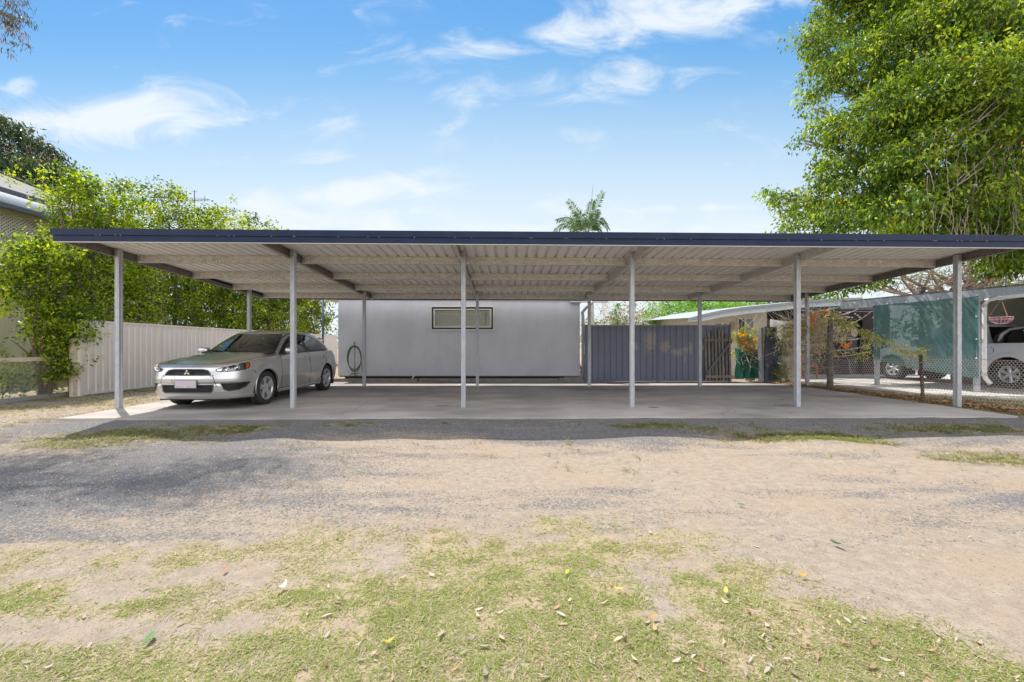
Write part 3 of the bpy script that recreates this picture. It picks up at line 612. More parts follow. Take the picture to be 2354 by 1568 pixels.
fm = mat('slate_steel', (.15, .172, .235), .45, c2=(.138, .158, .215), scale=3)
# worn pale patches on the slate fence
t = fm.node_tree; bs = t.nodes['Principled BSDF']; tcx = t.nodes.new('ShaderNodeTexCoord'); prev = bs.inputs['Base Color'].links[0].from_socket
fy = 13.72; fx_ = P(1346, d=fy)[0]
acc_ = None
nn = t.nodes.new('ShaderNodeTexNoise'); nn.inputs['Scale'].default_value = 14; nn.inputs['Detail'].default_value = 5; t.links.new(tcx.outputs['Object'], nn.inputs['Vector'])
for (a, b, c, d) in ((1476,1512,756,812),(1515,1541,780,812),(1541,1572,799,820),(1565,1588,797,812),(1582,1591,786,816),(1459,1467,788,808),(1571,1576,812,836),(1608,1622,788,806)):
    A0 = P(a, c, fy); B0 = P(b, d, fy); m = t.nodes.new('ShaderNodeMapping'); m.vector_type = 'TEXTURE'
    m.inputs['Location'].default_value = ((A0[0]+B0[0])/2-fx_, 0, (A0[2]+B0[2])/2); m.inputs['Scale'].default_value = (abs(B0[0]-A0[0])/2, 1e3, abs(A0[2]-B0[2])/2); t.links.new(tcx.outputs['Object'], m.inputs[0])
    l = t.nodes.new('ShaderNodeVectorMath'); l.operation = 'LENGTH'; t.links.new(m.outputs[0], l.inputs[0])
    s_ = t.nodes.new('ShaderNodeMath'); s_.operation = 'SUBTRACT'; s_.inputs[0].default_value = 1.15; t.links.new(l.outputs['Value'], s_.inputs[1])
    if acc_ is None: acc_ = s_.outputs[0]
    else:
        s2 = t.nodes.new('ShaderNodeMath'); s2.operation = 'MAXIMUM'; t.links.new(acc_, s2.inputs[0]); t.links.new(s_.outputs[0], s2.inputs[1]); acc_ = s2.outputs[0]
s3 = t.nodes.new('ShaderNodeMath'); s3.operation = 'MULTIPLY_ADD'; t.links.new(nn.outputs[0], s3.inputs[0]); s3.inputs[1].default_value = 2.2; s3.inputs[2].default_value = -1.1
s4 = t.nodes.new('ShaderNodeMath'); s4.operation = 'ADD'; t.links.new(acc_, s4.inputs[0]); t.links.new(s3.outputs[0], s4.inputs[1])
r_ = t.nodes.new('ShaderNodeMapRange'); t.links.new(s4.outputs[0], r_.inputs[0]); r_.inputs[1].default_value = 0; r_.inputs[2].default_value = .8; r_.inputs[4].default_value = .62
x_ = t.nodes.new('ShaderNodeMix'); x_.data_type = 'RGBA'; t.links.new(r_.outputs[0], x_.inputs[0]); t.links.new(prev, x_.inputs[6]); x_.inputs[7].default_value = (.38, .34, .26, 1); t.links.new(x_.outputs[2], bs.inputs['Base Color'])
slate = mat('slate_frame', (.11, .13, .185), .42)
slate_top = mat('slate_rail', (.16, .18, .24), .35)
sf = sheet_fence('metal_fence', 'slate grey ribbed sheet metal fence with pale worn patches right of the grey building', 'fence', (fx_, fy), (P(1676, d=fy)[0], fy), 0.0, 1.78, fm, slate, 2, m_top=slate_top)
for ch in sf.children:
    if ch.name.startswith('panel'):
        pass
sheet_fence('metal_fence', 'narrow slate grey fence stub standing alone between the orange flowering vines', 'fence', (P(1757, d=13.5)[0], 13.45), (P(1781, d=13.5)[0], 13.5), -.02, 1.73, mat('slate_plain', (.085, .095, .135), .45), slate, 1)
mb = MB(); xg = P(1752, d=13.4)[0]; mb.box(-.05, .02, -.05, .12, 0, 1.68); o = obj('gate_post', mb, mat('grey_post', (.20, .21, .23), .5), label='square grey metal post left of the narrow fence stub', cat='post'); o.location = (xg, 13.42, 0)
# old picket gate leaning on the slate fence
gt = thing('picket_gate', 'old weathered arched timber picket gate leaning on the slate fence', 'gate', (P(1655, d=13.5)[0], 13.60, 0)); gt.rotation_euler = (R(-3), 0, 0)
def wt(i):
    c = ((.25, .235, .23), (.31, .25, .20), (.20, .195, .20), (.36, .28, .21))[i % 4]; return mat('old_picket', c, .9, c2=tuple(v*.55 for v in c), scale=6, stretch=(6, 6, 1), bump=.4, bscale=25)
wts = [wt(i) for i in range(4)]
for k in range(8):
    x_ = -.385 + k*.108; ht = 1.66 - .26*abs((k-3.3)/3.6)**2.2; mb = MB()
    mb.prism([(x_-.031, .03), (x_+.031, .03), (x_+.031, ht-.035), (x_+.012, ht), (x_-.02, ht-.01), (x_-.031, ht-.04)], -.012, .012, 'y'); obj('picket', mb, wts[(k*3) % 4], gt)
mb = MB(); mb.box(-.44, .45, -.040, -.013, 1.27, 1.335); obj('rail', mb, wts[1], gt); mb = MB(); mb.box(-.42, .41, -.040, -.013, .12, .20); obj('rail', mb, wts[3], gt)
mb = MB(); mb.bar((-.40, -.052, .24), (.41, -.052, 1.26), .024, .07, up=(0, 0, 1)); obj('brace', mb, wts[2], gt)

# ================= CHAIN LINK FENCE, LEFT
def chainlink(mb, p0, p1, z0, z1, cell, r=.0017, z0b=None, z1b=None, hexm=False):
    p0 = Vector(p0); p1 = Vector(p1); L = (p1-p0).length; d = (p1-p0)/L
    def pt(s, z, t_=0):
        f = s/L; za = z0 + ((z0b if z0b is not None else z0)-z0)*f; zc = z1 + ((z1b if z1b is not None else z1)-z1)*f
        zz = za + (zc-za)*z; q = p0 + d*s; return (q.x, q.y, zz)
    H = z1-z0
    if not hexm:
        n = int(L/cell); m = int(H/cell*2)
        for i in range(-m, n+m):
            for sg in (1, -1):
                a = []; 
                for j in range(m+1):
                    s_ = i*cell + sg*j*cell/2
                    if 0 <= s_ <= L: a.append(pt(s_, j/m))
                if len(a) > 1: mb.tube([a[0], a[-1]], r, 3, cap=False)
    else:
        nx = int(L/(cell*.87)); nz = int(H/(cell*.75))
        for j in range(nz):
            for i in range(nx):
                s0 = (i + (.5 if j % 2 else 0))*cell*.87; z_ = j*cell*.75; jj = .12*cell*math.sin(i*1.7+j*2.3)
                A = (s0, z_+jj); B = (s0+cell*.435, z_+cell*.25+jj*.5); C2 = (s0+cell*.87, z_); D = (s0+cell*.435, z_+cell*.75)
                for (u, v) in ((A, B), (B, C2), (B, D)):
                    if v[0] <= L and D[1] <= H: mb.tube([pt(u[0], max(u[1], 0)/H), pt(v[0], max(v[1], 0)/H)], r, 3, cap=False)
wire = mat('dull_wire', (.52, .51, .49), .5, .4)
creamw = mat('cream_timber', (.66, .57, .47), .8, c2=(.55, .47, .38), scale=6, stretch=(1, 1, 4))
cf = thing('chain_link_fence', 'low chain link fence with flaking cream top rail under the leafy hedge', 'fence', (0, 0, 0))
a0 = (-10.12, 7.2, 0); a1 = (-10.28, 10.15, 0)
mb = MB(); chainlink(mb, a0, a1, -.02, .80, .06, .0022); obj('mesh', mb, wire, cf)
mb = MB(); mb.bar((-10.12, 7.2, .845), (-10.28, 10.12, .845), .05, .085); obj('top_rail', mb, creamw, cf)
mb = MB(); mb.box(-10.36, -10.22, 10.16, 10.28, -.05, .92); obj('post', mb, creamw, cf)
mb = MB(); mb.box(-10.20, -10.08, 9.85, 9.95, -.05, .7) if False else mb.bar((-10.2, 7.2, .01), (-10.32, 10.1, .01), .08, .10); obj('plinth', mb, mat('grey_plinth', (.33, .32, .31), .9), cf)
mb = MB(); mb.box(-10.03, -9.95, 9.86, 9.97, -.06, 1.3); o = obj('timber_post', mb, creamw, label='cream timber post at the front end of the cream metal fence', cat='post')

# ================= HOUSE ON THE LEFT
hb = thing('weatherboard_house', 'high set cream timber house with lattice verandah behind the hedge', 'house', (-15, 0, 0))
cream_b = mat('cream_boards', (.60, .565, .41), .7, c2=(.54, .50, .36), scale=3, stretch=(1, 1, .3))
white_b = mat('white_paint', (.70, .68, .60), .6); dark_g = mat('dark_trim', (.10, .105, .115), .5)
mb = MB(); yk = 9.0
while yk < 19: mb.box(-.03, 0, yk, yk+.125, 0, 2.75); yk += .13
obj('lower_boards', mb, cream_b, hb)
mb = MB(); mb.box(-.10, .03, 9, 19, 2.76, 3.02); obj('deck_beam', mb, mat('cream_beam', (.62, .56, .44), .7), hb)
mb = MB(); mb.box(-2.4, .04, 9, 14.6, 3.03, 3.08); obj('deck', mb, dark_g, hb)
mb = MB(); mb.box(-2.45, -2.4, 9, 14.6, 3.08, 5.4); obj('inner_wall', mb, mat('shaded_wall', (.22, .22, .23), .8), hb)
mb = MB(); mb.box(-.03, .03, 9, 14.6, 3.12, 3.19); mb.box(-.035, .035, 9, 14.6, 3.86, 3.93)
yk = 9.0
while yk < 14.5: mb.box(-.018, .018, yk, yk+.036, 3.19, 3.86); yk += .17
obj('balustrade', mb, white_b, hb)
for yk in (9.6, 12.15, 14.55): mb = MB(); mb.box(-.05, .05, yk, yk+.1, 3.08, 5.0); obj('verandah_post', mb, white_b, hb)
mb = MB(); L0 = 9; 
for sg in (1, -1):
    k = -14
    while k < 60:
        ya = 9.0 + k*.11; yb_ = ya + sg*1.15; a = (0.0+.006*sg, ya, 3.96); b = (.0+.006*sg, yb_, 5.02)
        f0, f1 = 0., 1.
        if not (yb_ > 14.6 or yb_ < 9 or ya < 9 or ya > 14.6): mb.bar(a, b, .008, .036, up=(1, 0, 0)) if False else mb.add([(a[0], a[1]-.025, a[2]), (a[0], a[1]+.025, a[2]), (b[0], b[1]+.025, b[2]), (b[0], b[1]-.025, b[2]), (a[0]+.005, a[1]-.025, a[2]), (a[0]+.005, a[1]+.025, a[2]), (b[0]+.005, b[1]+.025, b[2]), (b[0]+.005, b[1]-.025, b[2])], [(0,1,2,3),(4,7,6,5),(0,4,5,1),(2,6,7,3),(0,3,7,4),(1,5,6,2)])
        k += 1
obj('lattice', mb, mat('pale_lattice', (.62, .60, .55), .7), hb)
for (z_, zz_) in ((5.02, 5.16), (3.935, 3.99)): mb = MB(); mb.box(-.04, .04, 9, 14.6, z_, zz_); obj('lattice_rail', mb, cream_b, hb)
# curved corrugated awning (bullnose) and its gutter
na = 14; cor = np.arange(9.0, 14.9, .038); VV = np.zeros((len(cor), na, 3))
for k in range(na):
    a = k/(na-1); th = a*1.35; xx = .52 - 1.15*(1-math.cos(1.35-th))*.0; 
    X_ = -1.0 + 1.45*math.sin(th)/math.sin(1.35); Z_ = 5.20 + .62*(math.cos(th)-math.cos(1.35))/(1-math.cos(1.35))
    VV[:, k, 0] = X_; VV[:, k, 1] = cor; VV[:, k, 2] = Z_ + .012*np.sin(cor*2*np.pi/.152)
obj('curved_awning', grid_mesh('curved_awning', VV, [mat('blue_grey_iron', (.20, .22, .25), .6, .0, spec=.2)], smooth=True), None, hb)
mb = MB(); mb.box(.42, .55, 9, 14.9, 5.08, 5.21); obj('awning_gutter', mb, dark_g, hb)
mb = MB(); mb.box(-1.2, -.98, 9, 16.5, 5.75, 6.02); obj('wall_strip', mb, white_b, hb)
# hipped main roof
ez = 5.98; mb = MB()
rv = [(-.75, 7.0, ez), (-.75, 19.2, ez), (-11, 19.2, ez), (-11, 7.0, ez), (-5.2, 8.2, 8.15), (-5.2, 14.4, 8.15)]
mb.add(rv, [(0, 1, 5, 4), (1, 2, 5), (2, 3, 4, 5), (3, 0, 4)]); obj('roof', mb, mat('pale_iron_roof', (.25, .235, .22), .6, .0, c2=(.22, .205, .19), scale=6, stretch=(.3, 8, 1), spec=.08), hb)
mb = MB(); mb.bar((-5.2, 14.4, 8.2), (-.75, 19.2, ez+.05), .2, .05); obj('hip_cap', mb, dark_g, hb); mb = MB(); mb.bar((-5.2, 8.2, 8.2), (-5.2, 14.4, 8.2), .2, .05); obj('ridge_cap', mb, dark_g, hb)
mb = MB(); mb.box(-.80, -.62, 7.0, 19.3, ez-.14, ez+.01); obj('gutter', mb, dark_g, hb)
mb = MB(); rr = random.Random(2)
for k in range(70):
    for j in range(3):
        f = .15+.27*j; yk = 7.6+k*.17
        if yk+f*4 < 17.5 and k % 3 == j % 2: x_ = -.75-4.45*f; mb.sphere((x_, yk, ez+2.17*f+.02), .022, 5, 4)
obj('roof_screw', mb, dark_g, hb, kind='stuff')
# weatherboard wall, further back
mb = MB(); zk = 3.05
mb.box(-9, -.06, 14.62, 19, 3.02, 5.9); 
while zk < 5.85: mb.add([(.0, 14.6, zk), (.0, 19, zk), (-.03, 19, zk+.15), (-.03, 14.6, zk+.15)], [(0, 1, 2, 3)]); mb.add([(.0, 14.6, zk), (.0, 19, zk), (-.05, 19, zk), (-.05, 14.6, zk)], [(3, 2, 1, 0)]); zk += .15
mb.box(-9, -.08, 9, 19, .0, 2.75); mb.box(-9, -2.46, 9, 14.6, 3.1, 5.9)
obj('weatherboard_wall', mb, cream_b, hb)
for yk in (15.2, 17.4):
    mb = MB(); frame2 = [(yk, yk+.9, 4.05, 5.4)]
    mb.box(-.02, .04, yk-.08, yk, 3.97, 5.48); mb.box(-.02, .04, yk+.9, yk+.98, 3.97, 5.48); mb.box(-.02, .04, yk, yk+.9, 5.4, 5.48); mb.box(-.02, .05, yk-.1, yk+1.0, 3.9, 3.97); wo = obj('window', mb, white_b, hb)
    mb = MB(); mb.box(-.015, .012, yk, yk+.9, 3.97, 5.4); obj('pane', mb, mat('dark_glass', (.03, .035, .04), .08), wo)
# tv antenna on a mast behind the hedge
an = thing('tv_antenna', 'thin rooftop television antenna on a mast above the hedge', 'antenna', (P(447, d=19)[0], 19.0, 0))
mb = MB(); mb.tube([(0, 0, 5.9), (0, 0, 7.9)], .018, 6); mb.tube([(0, 0, 0), (0, 0, 5.9)], .03, 6); obj('mast', mb, dark_g, an)
mb = MB(); mb.bar((-.5, 0, 7.45), (.6, .1, 7.52), .02, .02)
for k in range(9): x_ = -.45+k*.12; mb.bar((x_, -.35+.02*k, 7.46+.007*k), (x_+.05, .35-.02*k, 7.46+.007*k), .01, .01)
mb.bar((-.12, 0, 7.85), (.12, 0, 7.85), .012, .012); mb.bar((.45, 0, 7.35), (.45, 0, 7.68), .012, .012); obj('aerial', mb, dark_g, an)
# ================= NEIGHBOUR'S HOUSE, RIGHT
nh = thing('low_set_house', 'low set neighbouring house with cream and brown walls and a pale curved roof edge', 'house', (0, 16.5, 0))
cream_w = mat('cream_wall', (.72, .66, .56), .8, c2=(.66, .60, .50), scale=3); brown_w = mat('brown_wall', (.024, .015, .015), .85, c2=(.032, .02, .02), scale=4)
fas = mat('pale_fascia', (.62, .66, .74), .4); roofg = mat('grey_roof', (.36, .38, .42), .5)
def PH(px, py, d=16.5): a = P(px, py, d); return (a[0], a[2])
x_c0 = PH(1612, 750)[0]; x_br = 9.84; x_e = 14.2
mb = MB(); mb.box(x_c0, x_br, .3, 5, -.05, 2.35); 
wA = PH(1655, 727)
mb.prism([(x_c0, 2.35), (x_br, 2.35), (x_br, 2.62), (PH(1700, 712)[0], 2.55)], .3, 5, 'y'); obj('wall', mb, cream_w, nh, label='cream rendered wall')
mb = MB(); mb.box(x_br+.01, 10.9, .32, 5, -.05, 2.58); mb.box(11.9, 13.05, .32, 5, -.05, 2.58); mb.box(13.55, 14.6, .32, 5, -.05, 2.58); mb.box(10.9, 13.55, .33, 5, 2.1, 2.58); mb.box(10.9, 11.9, .33, 5, 0, .9); obj('wall', mb, brown_w, nh, label='dark brown patio wall')
mb = MB(); mb.box(13.06, 13.54, .45, .5, 0, 2.09); dr_ = obj('door', mb, mat('black_door', (.012, .012, .014), .4), nh)
mb = MB(); mb.lathe([(-.02, .001), (-.025, .13), (-.005, .15)], 16, 'y', (13.32, .44, 1.62)); obj('wreath', mb, mat('pink_wreath', (.55, .42, .40), .8), dr_)
mb = MB(); mb.box(10.92, 11.88, .4, .45, .91, 2.09); wo = obj('window', mb, mat('blue_curtain', (.05, .09, .22), .6), nh)
# roof edge polyline: rises from the left tip
pl = [PH(1569, 733), PH(1602, 724), PH(1640, 716), PH(1690, 709), PH(1760, 702), PH(1830, 694), PH(1950, 688)]
mb = MB()
low = [(p[0], p[1]-(.13 if i == 0 else .26)) for i, p in enumerate(pl)]
for (a, b, c, d) in zip(pl, pl[1:], low, low[1:]):
    for (y0, y1) in ((-.6, -.5),):
        vs = [(a[0], y0, a[1]), (b[0], y0, b[1]), (d[0], y0, d[1]), (c[0], y0, c[1]), (a[0], y1, a[1]), (b[0], y1, b[1]), (d[0], y1, d[1]), (c[0], y1, c[1])]; mb.add(vs, [(0,3,2,1),(4,5,6,7),(0,1,5,4),(3,7,6,2)])
obj('fascia', mb, fas, nh)
mb = MB()
for (a, b) in zip(pl, pl[1:]):
    mb.add([(a[0], -.66, a[1]+.0), (b[0], -.66, b[1]+.0), (b[0], 6, b[1]+.25), (a[0], 6, a[1]+.25)], [(0, 1, 2, 3)])
    mb.add([(a[0], -.66, a[1]-.09), (b[0], -.66, b[1]-.09), (b[0], -.66, b[1]+.0), (a[0], -.66, a[1]+.0)], [(0, 1, 2, 3)])
obj('roof', mb, roofg, nh)
mb = MB()
for (a, b, c, d) in zip(pl, pl[1:], low, low[1:]): mb.add([(a[0], -.49, c[1]+.01), (b[0], -.49, d[1]+.01), (b[0], .31, d[1]+.02), (a[0], .31, c[1]+.02)], [(0, 1, 2, 3)])
obj('soffit', mb, mat('soffit', (.62, .58, .52), .8), nh)
mb = MB(); mb.box(9.9, 13.9, -.45, -.25, 2.46, 2.60); obj('patio_beam', mb, dark_g, nh)
for (a, b, c, d) in ((1651, 1668, 741, 752), (1668, 1682, 741, 752)):
    A0 = PH(a, c); B0 = PH(b, d+8)
    mb = MB(); frame(mb, A0[0], B0[0], B0[1], A0[1], .04, .26, .31); wo = obj('window', mb, white_b, nh)
    mb = MB(); mb.box(A0[0]+.04, B0[0]-.04, .28, .3, B0[1]+.04, A0[1]-.04); obj('pane', mb, mat('grey_pane', (.20, .23, .25), .2), wo)
A0 = PH(1703, 730); B0 = PH(1742, 785)
mb = MB(); frame(mb, A0[0], B0[0], B0[1], A0[1], .04, .25, .30); mb.box((A0[0]+B0[0])/2-.05, (A0[0]+B0[0])/2, .245, .3, B0[1], A0[1]); wo = obj('window', mb, white_b, nh, label='large white framed window with a diamond security screen')
mb = MB(); mb.box(A0[0]+.04, (A0[0]+B0[0])/2-.05, .27, .29, B0[1], A0[1]-.04); obj('pane', mb, mat('black_pane', (.02, .02, .025), .2), wo); mb = MB(); mb.box((A0[0]+B0[0])/2, B0[0]-.04, .27, .29, B0[1], A0[1]-.04); obj('pane', mb, mat('grey_pane2', (.25, .28, .28), .15), wo)
mb = MB(); chainlink(mb, (A0[0]+.05, .262, 0), ((A0[0]+B0[0])/2-.06, .262, 0), B0[1]+.05, A0[1]-.05, .09, .004); obj('security_screen', mb, mat('screen', (.35, .33, .32), .5), wo)
A0 = PH(1686, 741); mb = MB(); mb.box(A0[0], A0[0]+.18, .24, .30, 1.3, A0[1]); 
for k in range(9): mb.box(A0[0]+.02, A0[0]+.16, .225, .24, 1.35+k*.08, 1.39+k*.08)
obj('shutter', mb, mat('tan_vent', (.45, .36, .25), .7), nh)

# ================= NEIGHBOUR'S CARPORT (galvanised edge beam, shade cloth)
nc = thing('steel_carport', 'galvanised neighbouring carport sheltering the white utility vehicle', 'carport', (0, 0, 0))
galv2 = mat('spangled_steel', (.46, .50, .55), .45, .3, c2=(.34, .37, .42), scale=30, lo=.45, hi=.6, c3=(.55, .58, .62), scale3=90)
def BP(t_): return (10.57+.8*t_, 12.6-1.95*t_)
mb = MB(); a = BP(-.46); b = BP(3.3)
dr2 = Vector((.8, -1.95, 0)).normalized(); nr2 = Vector((1.95, .8, 0)).normalized()
mb.bar((a[0], a[1], 2.36), (b[0], b[1], 2.44), .06, .21); obj('edge_beam', mb, galv2, nc)
for t_ in (0, 1.0, 2.6):
    q = BP(t_); mb = MB(); mb.box(q[0]-.045, q[0]+.045, q[1]-.045, q[1]+.045, -.05, 2.28); obj('post', mb, mat('grey_green_post', (.38, .40, .40), .5) if t_ < .5 else galv2, nc)
mb = MB(); A_ = Vector((*BP(-.46), 2.48)); B_ = Vector((*BP(3.3), 2.56)); wv = nr2*4.2
mb.add([A_, B_, B_+wv+Vector((0, 0, .25)), A_+wv+Vector((0, 0, .25)), A_+Vector((0, 0, .03)), B_+Vector((0, 0, .03)), B_+wv+Vector((0, 0, .28)), A_+wv+Vector((0, 0, .28))], [(0,1,2,3),(4,7,6,5),(0,4,5,1),(2,6,7,3),(0,3,7,4),(1,5,6,2)]); obj('roof', mb, mat('dark_roof_sheet', (.20, .20, .20), .6), nc)
for t_ in (-.1, .95, 2.0):
    q = Vector((*BP(t_), 2.40)); mb = MB(); mb.bar(q+nr2*.04, q+nr2*4.1+Vector((0, 0, .1)), .05, .13); obj('rafter', mb, mat('dark_rafter', (.12, .11, .11), .6), nc)
wq = Vector((*BP(0), 0)) + nr2*3.9; we = Vector((*BP(3.3), 0)) + nr2*3.9
mb = MB(); vs = [wq, we, we+Vector((0, 0, 2.5)), wq+Vector((0, 0, 2.5))]; vs += [v+nr2*.1 for v in vs]; mb.add(vs, [(0,1,2,3),(4,7,6,5),(0,4,5,1),(2,6,7,3),(0,3,7,4),(1,5,6,2)])
obj('block_wall', mb, mat('pale_green_wall', (.50, .52, .44), .8), label='pale green block wall behind the white utility vehicle', cat='wall')
# downpipe with its horizontal branch
q = BP(1.06); dp = thing('downpipe', 'white plastic downpipe beside the green shade cloth', 'pipe', (q[0]-.05, q[1]-.06, 0))
mb = MB(); fw = dr2*1; mb.tube([(.12, -.02, .22), (0.03, 0, .34), (0, 0, .42), (0, 0, 2.12), (.03, -.05, 2.22), tuple(fw*.25+Vector((0, 0, 2.26))), tuple(fw*2.4+Vector((0, 0, 2.33)))], .045, 12); obj('pipe', mb, mat('white_pipe', (.70, .68, .70), .35), dp, smooth=True)
for (z_, zz_) in ((.40, .48), (2.05, 2.14)): mb = MB(); mb.lathe([(z_, .05), (zz_, .05)], 12, 'z'); obj('coupling', mb, mat('grey_coupling', (.45, .44, .44), .5), dp)
# shade cloth
a = Vector((*BP(-.03), 0)) - nr2*.09; b = Vector((*BP(1.03), 0)) - nr2*.09
nu, nv = 60, 40; U, W_ = np.meshgrid(np.linspace(0, 1, nu), np.linspace(0, 1, nv), indexing='ij')
zt = 2.30 + .05*U + .02*np.abs(np.sin(U*np.pi*4))*-1; zbm = .74 - .40*U - .06*np.sin(U*np.pi)
Z_ = zbm + (zt-zbm)*W_; rip = .025*np.sin(U*26+W_*3)*(1-W_)+.03*fbm(U*6, W_*4, 3, 3)
inn = .04*np.sin(np.pi*W_)*(U-.5)*-2
VV = np.stack([a.x+(b.x-a.x)*(U)+nr2.x*rip, a.y+(b.y-a.y)*U+nr2.y*rip, Z_], -1)
scm = bpy.data.materials.new('shade_cloth'); scm.use_nodes = True; t = scm.node_tree; t.nodes.clear(); o_ = t.nodes.new('ShaderNodeOutputMaterial')
d1 = t.nodes.new('ShaderNodeBsdfDiffuse'); d1.inputs[0].default_value = (.14, .265, .265, 1); d2 = t.nodes.new('ShaderNodeBsdfTranslucent'); d2.inputs[0].default_value = (.12, .25, .25, 1); tr = t.nodes.new('ShaderNodeBsdfTransparent')
m1 = t.nodes.new('ShaderNodeMixShader'); m1.inputs[0].default_value = .35; t.links.new(d1.outputs[0], m1.inputs[1]); t.links.new(d2.outputs[0], m1.inputs[2]); m2 = t.nodes.new('ShaderNodeMixShader'); m2.inputs[0].default_value = .13; t.links.new(m1.outputs[0], m2.inputs[1]); t.links.new(tr.outputs[0], m2.inputs[2]); t.links.new(m2.outputs[0], o_.inputs[0])
so2 = obj('shade_cloth', grid_mesh('shade_cloth', VV, [scm]), label='see through teal green shade cloth hung on the neighbouring carport', cat='shade cloth')
for U_ in (.01, .16, .36, .66, .99): p = a+(b-a)*U_; mb = MB(); mb.sphere((p.x, p.y, 2.31+.05*U_), .022, 6, 4); obj('eyelet', mb, dusty, so2)
for W2 in (.25, .5, .8):
    for U_ in (.01, .985): p = a+(b-a)*U_; mb = MB(); mb.sphere((p.x, p.y, .76-.4*U_+(1.5+.35*U_)*W2), .018, 6, 4); obj('eyelet', mb, dusty, so2)
# hanging wire basket
q = Vector((*BP(1.22), 0)) - nr2*.12
hbk = thing('hanging_basket', 'empty pink wire basket hanging from the galvanised beam by the downpipe', 'basket', (q.x, q.y, 1.80))
pk = mat('pink_wire', (.75, .42, .48), .5); mb = MB(); n_ = 16; r0 = .20
mb.tube([(r0*math.cos(k/12*6.283), r0*math.sin(k/12*6.283), 0) for k in range(12)], .006, 5, closed=True); mb.tube([(r0*.93*math.cos(k/12*6.283), r0*.93*math.sin(k/12*6.283), -.05) for k in range(12)], .005, 5, closed=True)
mb.tube([(r0*.45*math.cos(k/12*6.283), r0*.45*math.sin(k/12*6.283), -.155) for k in range(12)], .005, 5, closed=True)
for k in range(n_):
    a_ = k/n_*6.283; mb.tube([(r0*math.cos(th)*math.cos(a_), r0*math.cos(th)*math.sin(a_), -.165*math.sin(th)) for th in (0, .4, .8, 1.2, 1.57)], .0042, 4)
obj('bowl', mb, pk, hbk); mb = MB()
for a_ in (.2, 2.3, 4.4): mb.tube([(r0*math.cos(a_), r0*math.sin(a_), 0), (0, 0, .42)], .005, 4)
obj('chain', mb, mat('rust_chain', (.42, .25, .18), .6), hbk)

# ================= WIRE NETTING FENCE AND ITS POSTS
nf = thing('wire_netting_fence', 'low hexagonal wire netting fence in front of the neighbouring driveway', 'fence', (0, 0, 0))
Q0 = (8.12, 13.3, 0); Q1 = (8.33, 11.4, 0); Q2 = (8.86, 9.43, 0); Q3 = (9.62, 6.6, 0)
for (p0, p1, za, zc, zd, ze) in ((Q0, Q1, .02, .80, .02, .80), (Q1, Q2, .02, .80, .03, .90), (Q2, Q3, .03, .90, .12, .86)):
    mb = MB(); chainlink(mb, p0, p1, za, zc, .06, .0030, zd, ze, hexm=True); obj('netting', mb, mat('pale_wire', (.72, .66, .58), .5, .2), nf)
mb = MB(); mb.tube([(Q0[0], Q0[1], .80), (Q1[0], Q1[1], .81), (Q2[0], Q2[1], .91), (9.2, 8.2, .86), (Q3[0], Q3[1], .86)], .005, 4); mb.tube([(Q1[0], Q1[1], .32), (Q2[0], Q2[1], .36), (Q3[0], Q3[1], .40)], .0035, 4); obj('strand', mb, mat('rust_wire', (.40, .27, .20), .6), nf)
mb = MB(); n_ = 11; prof_ = []
rr = random.Random(6); mb.tube([(0, 0, -.1), (.005, 0, .5), (-.012, 0, 1.0), (.01, .01, 1.5), (.02, 0, 1.82)], [.078, .070, .066, .06, .055], 11)
o = obj('timber_post', mb, mat('split_timber', (.24, .20, .17), .95, c2=(.12, .10, .085), scale=9, stretch=(6, 6, 1), bump=.7, bscale=20), label='rough grey round timber post overgrown with dry vine', cat='post', smooth=True); o.location = (8.33, 11.4, 0)
sp = thing('star_picket', 'rusty dark steel star picket holding up the wire netting', 'post', (8.90, 9.43, -.03)); sp.rotation_euler = (0, R(-3), 0)
mb = MB()
for a_ in (90, 210, 330): mb.box(-.004, .004, 0, .034, 0, .97, rot=Matrix.Rotation(R(a_), 3, 'Z'), piv=(0, 0, 0))
mb.box(-.03, .03, -.006, .0, 0, .97); obj('picket', mb, mat('rust_steel', (.055, .035, .028), .7, c2=(.10, .05, .035), scale=20), sp)
bh_ = mat('bright_hole', (.6, .5, .4), .8)
for k in range(9): mb = MB(); mb.lathe([(-.0085, .001), (-.0085, .005)], 6, 'y', (.015, 0, .08+k*.105)); obj('hole', mb, bh_, sp)
mb = MB(); p0 = Vector((8.34, 11.35, 1.95)); p1 = Vector((8.90, 9.43, .94)); pts = []
for k in range(13): f = k/12; p = p0.lerp(p1, f); p.z -= .10*math.sin(math.pi*f); pts.append(p)
mb.tube(pts, .009, 5); o = obj('guy_rope', mb, mat('rope', (.50, .43, .32), .8), label='slack rope from the vine covered post down to the star picket', cat='rope'); rope_pts = pts
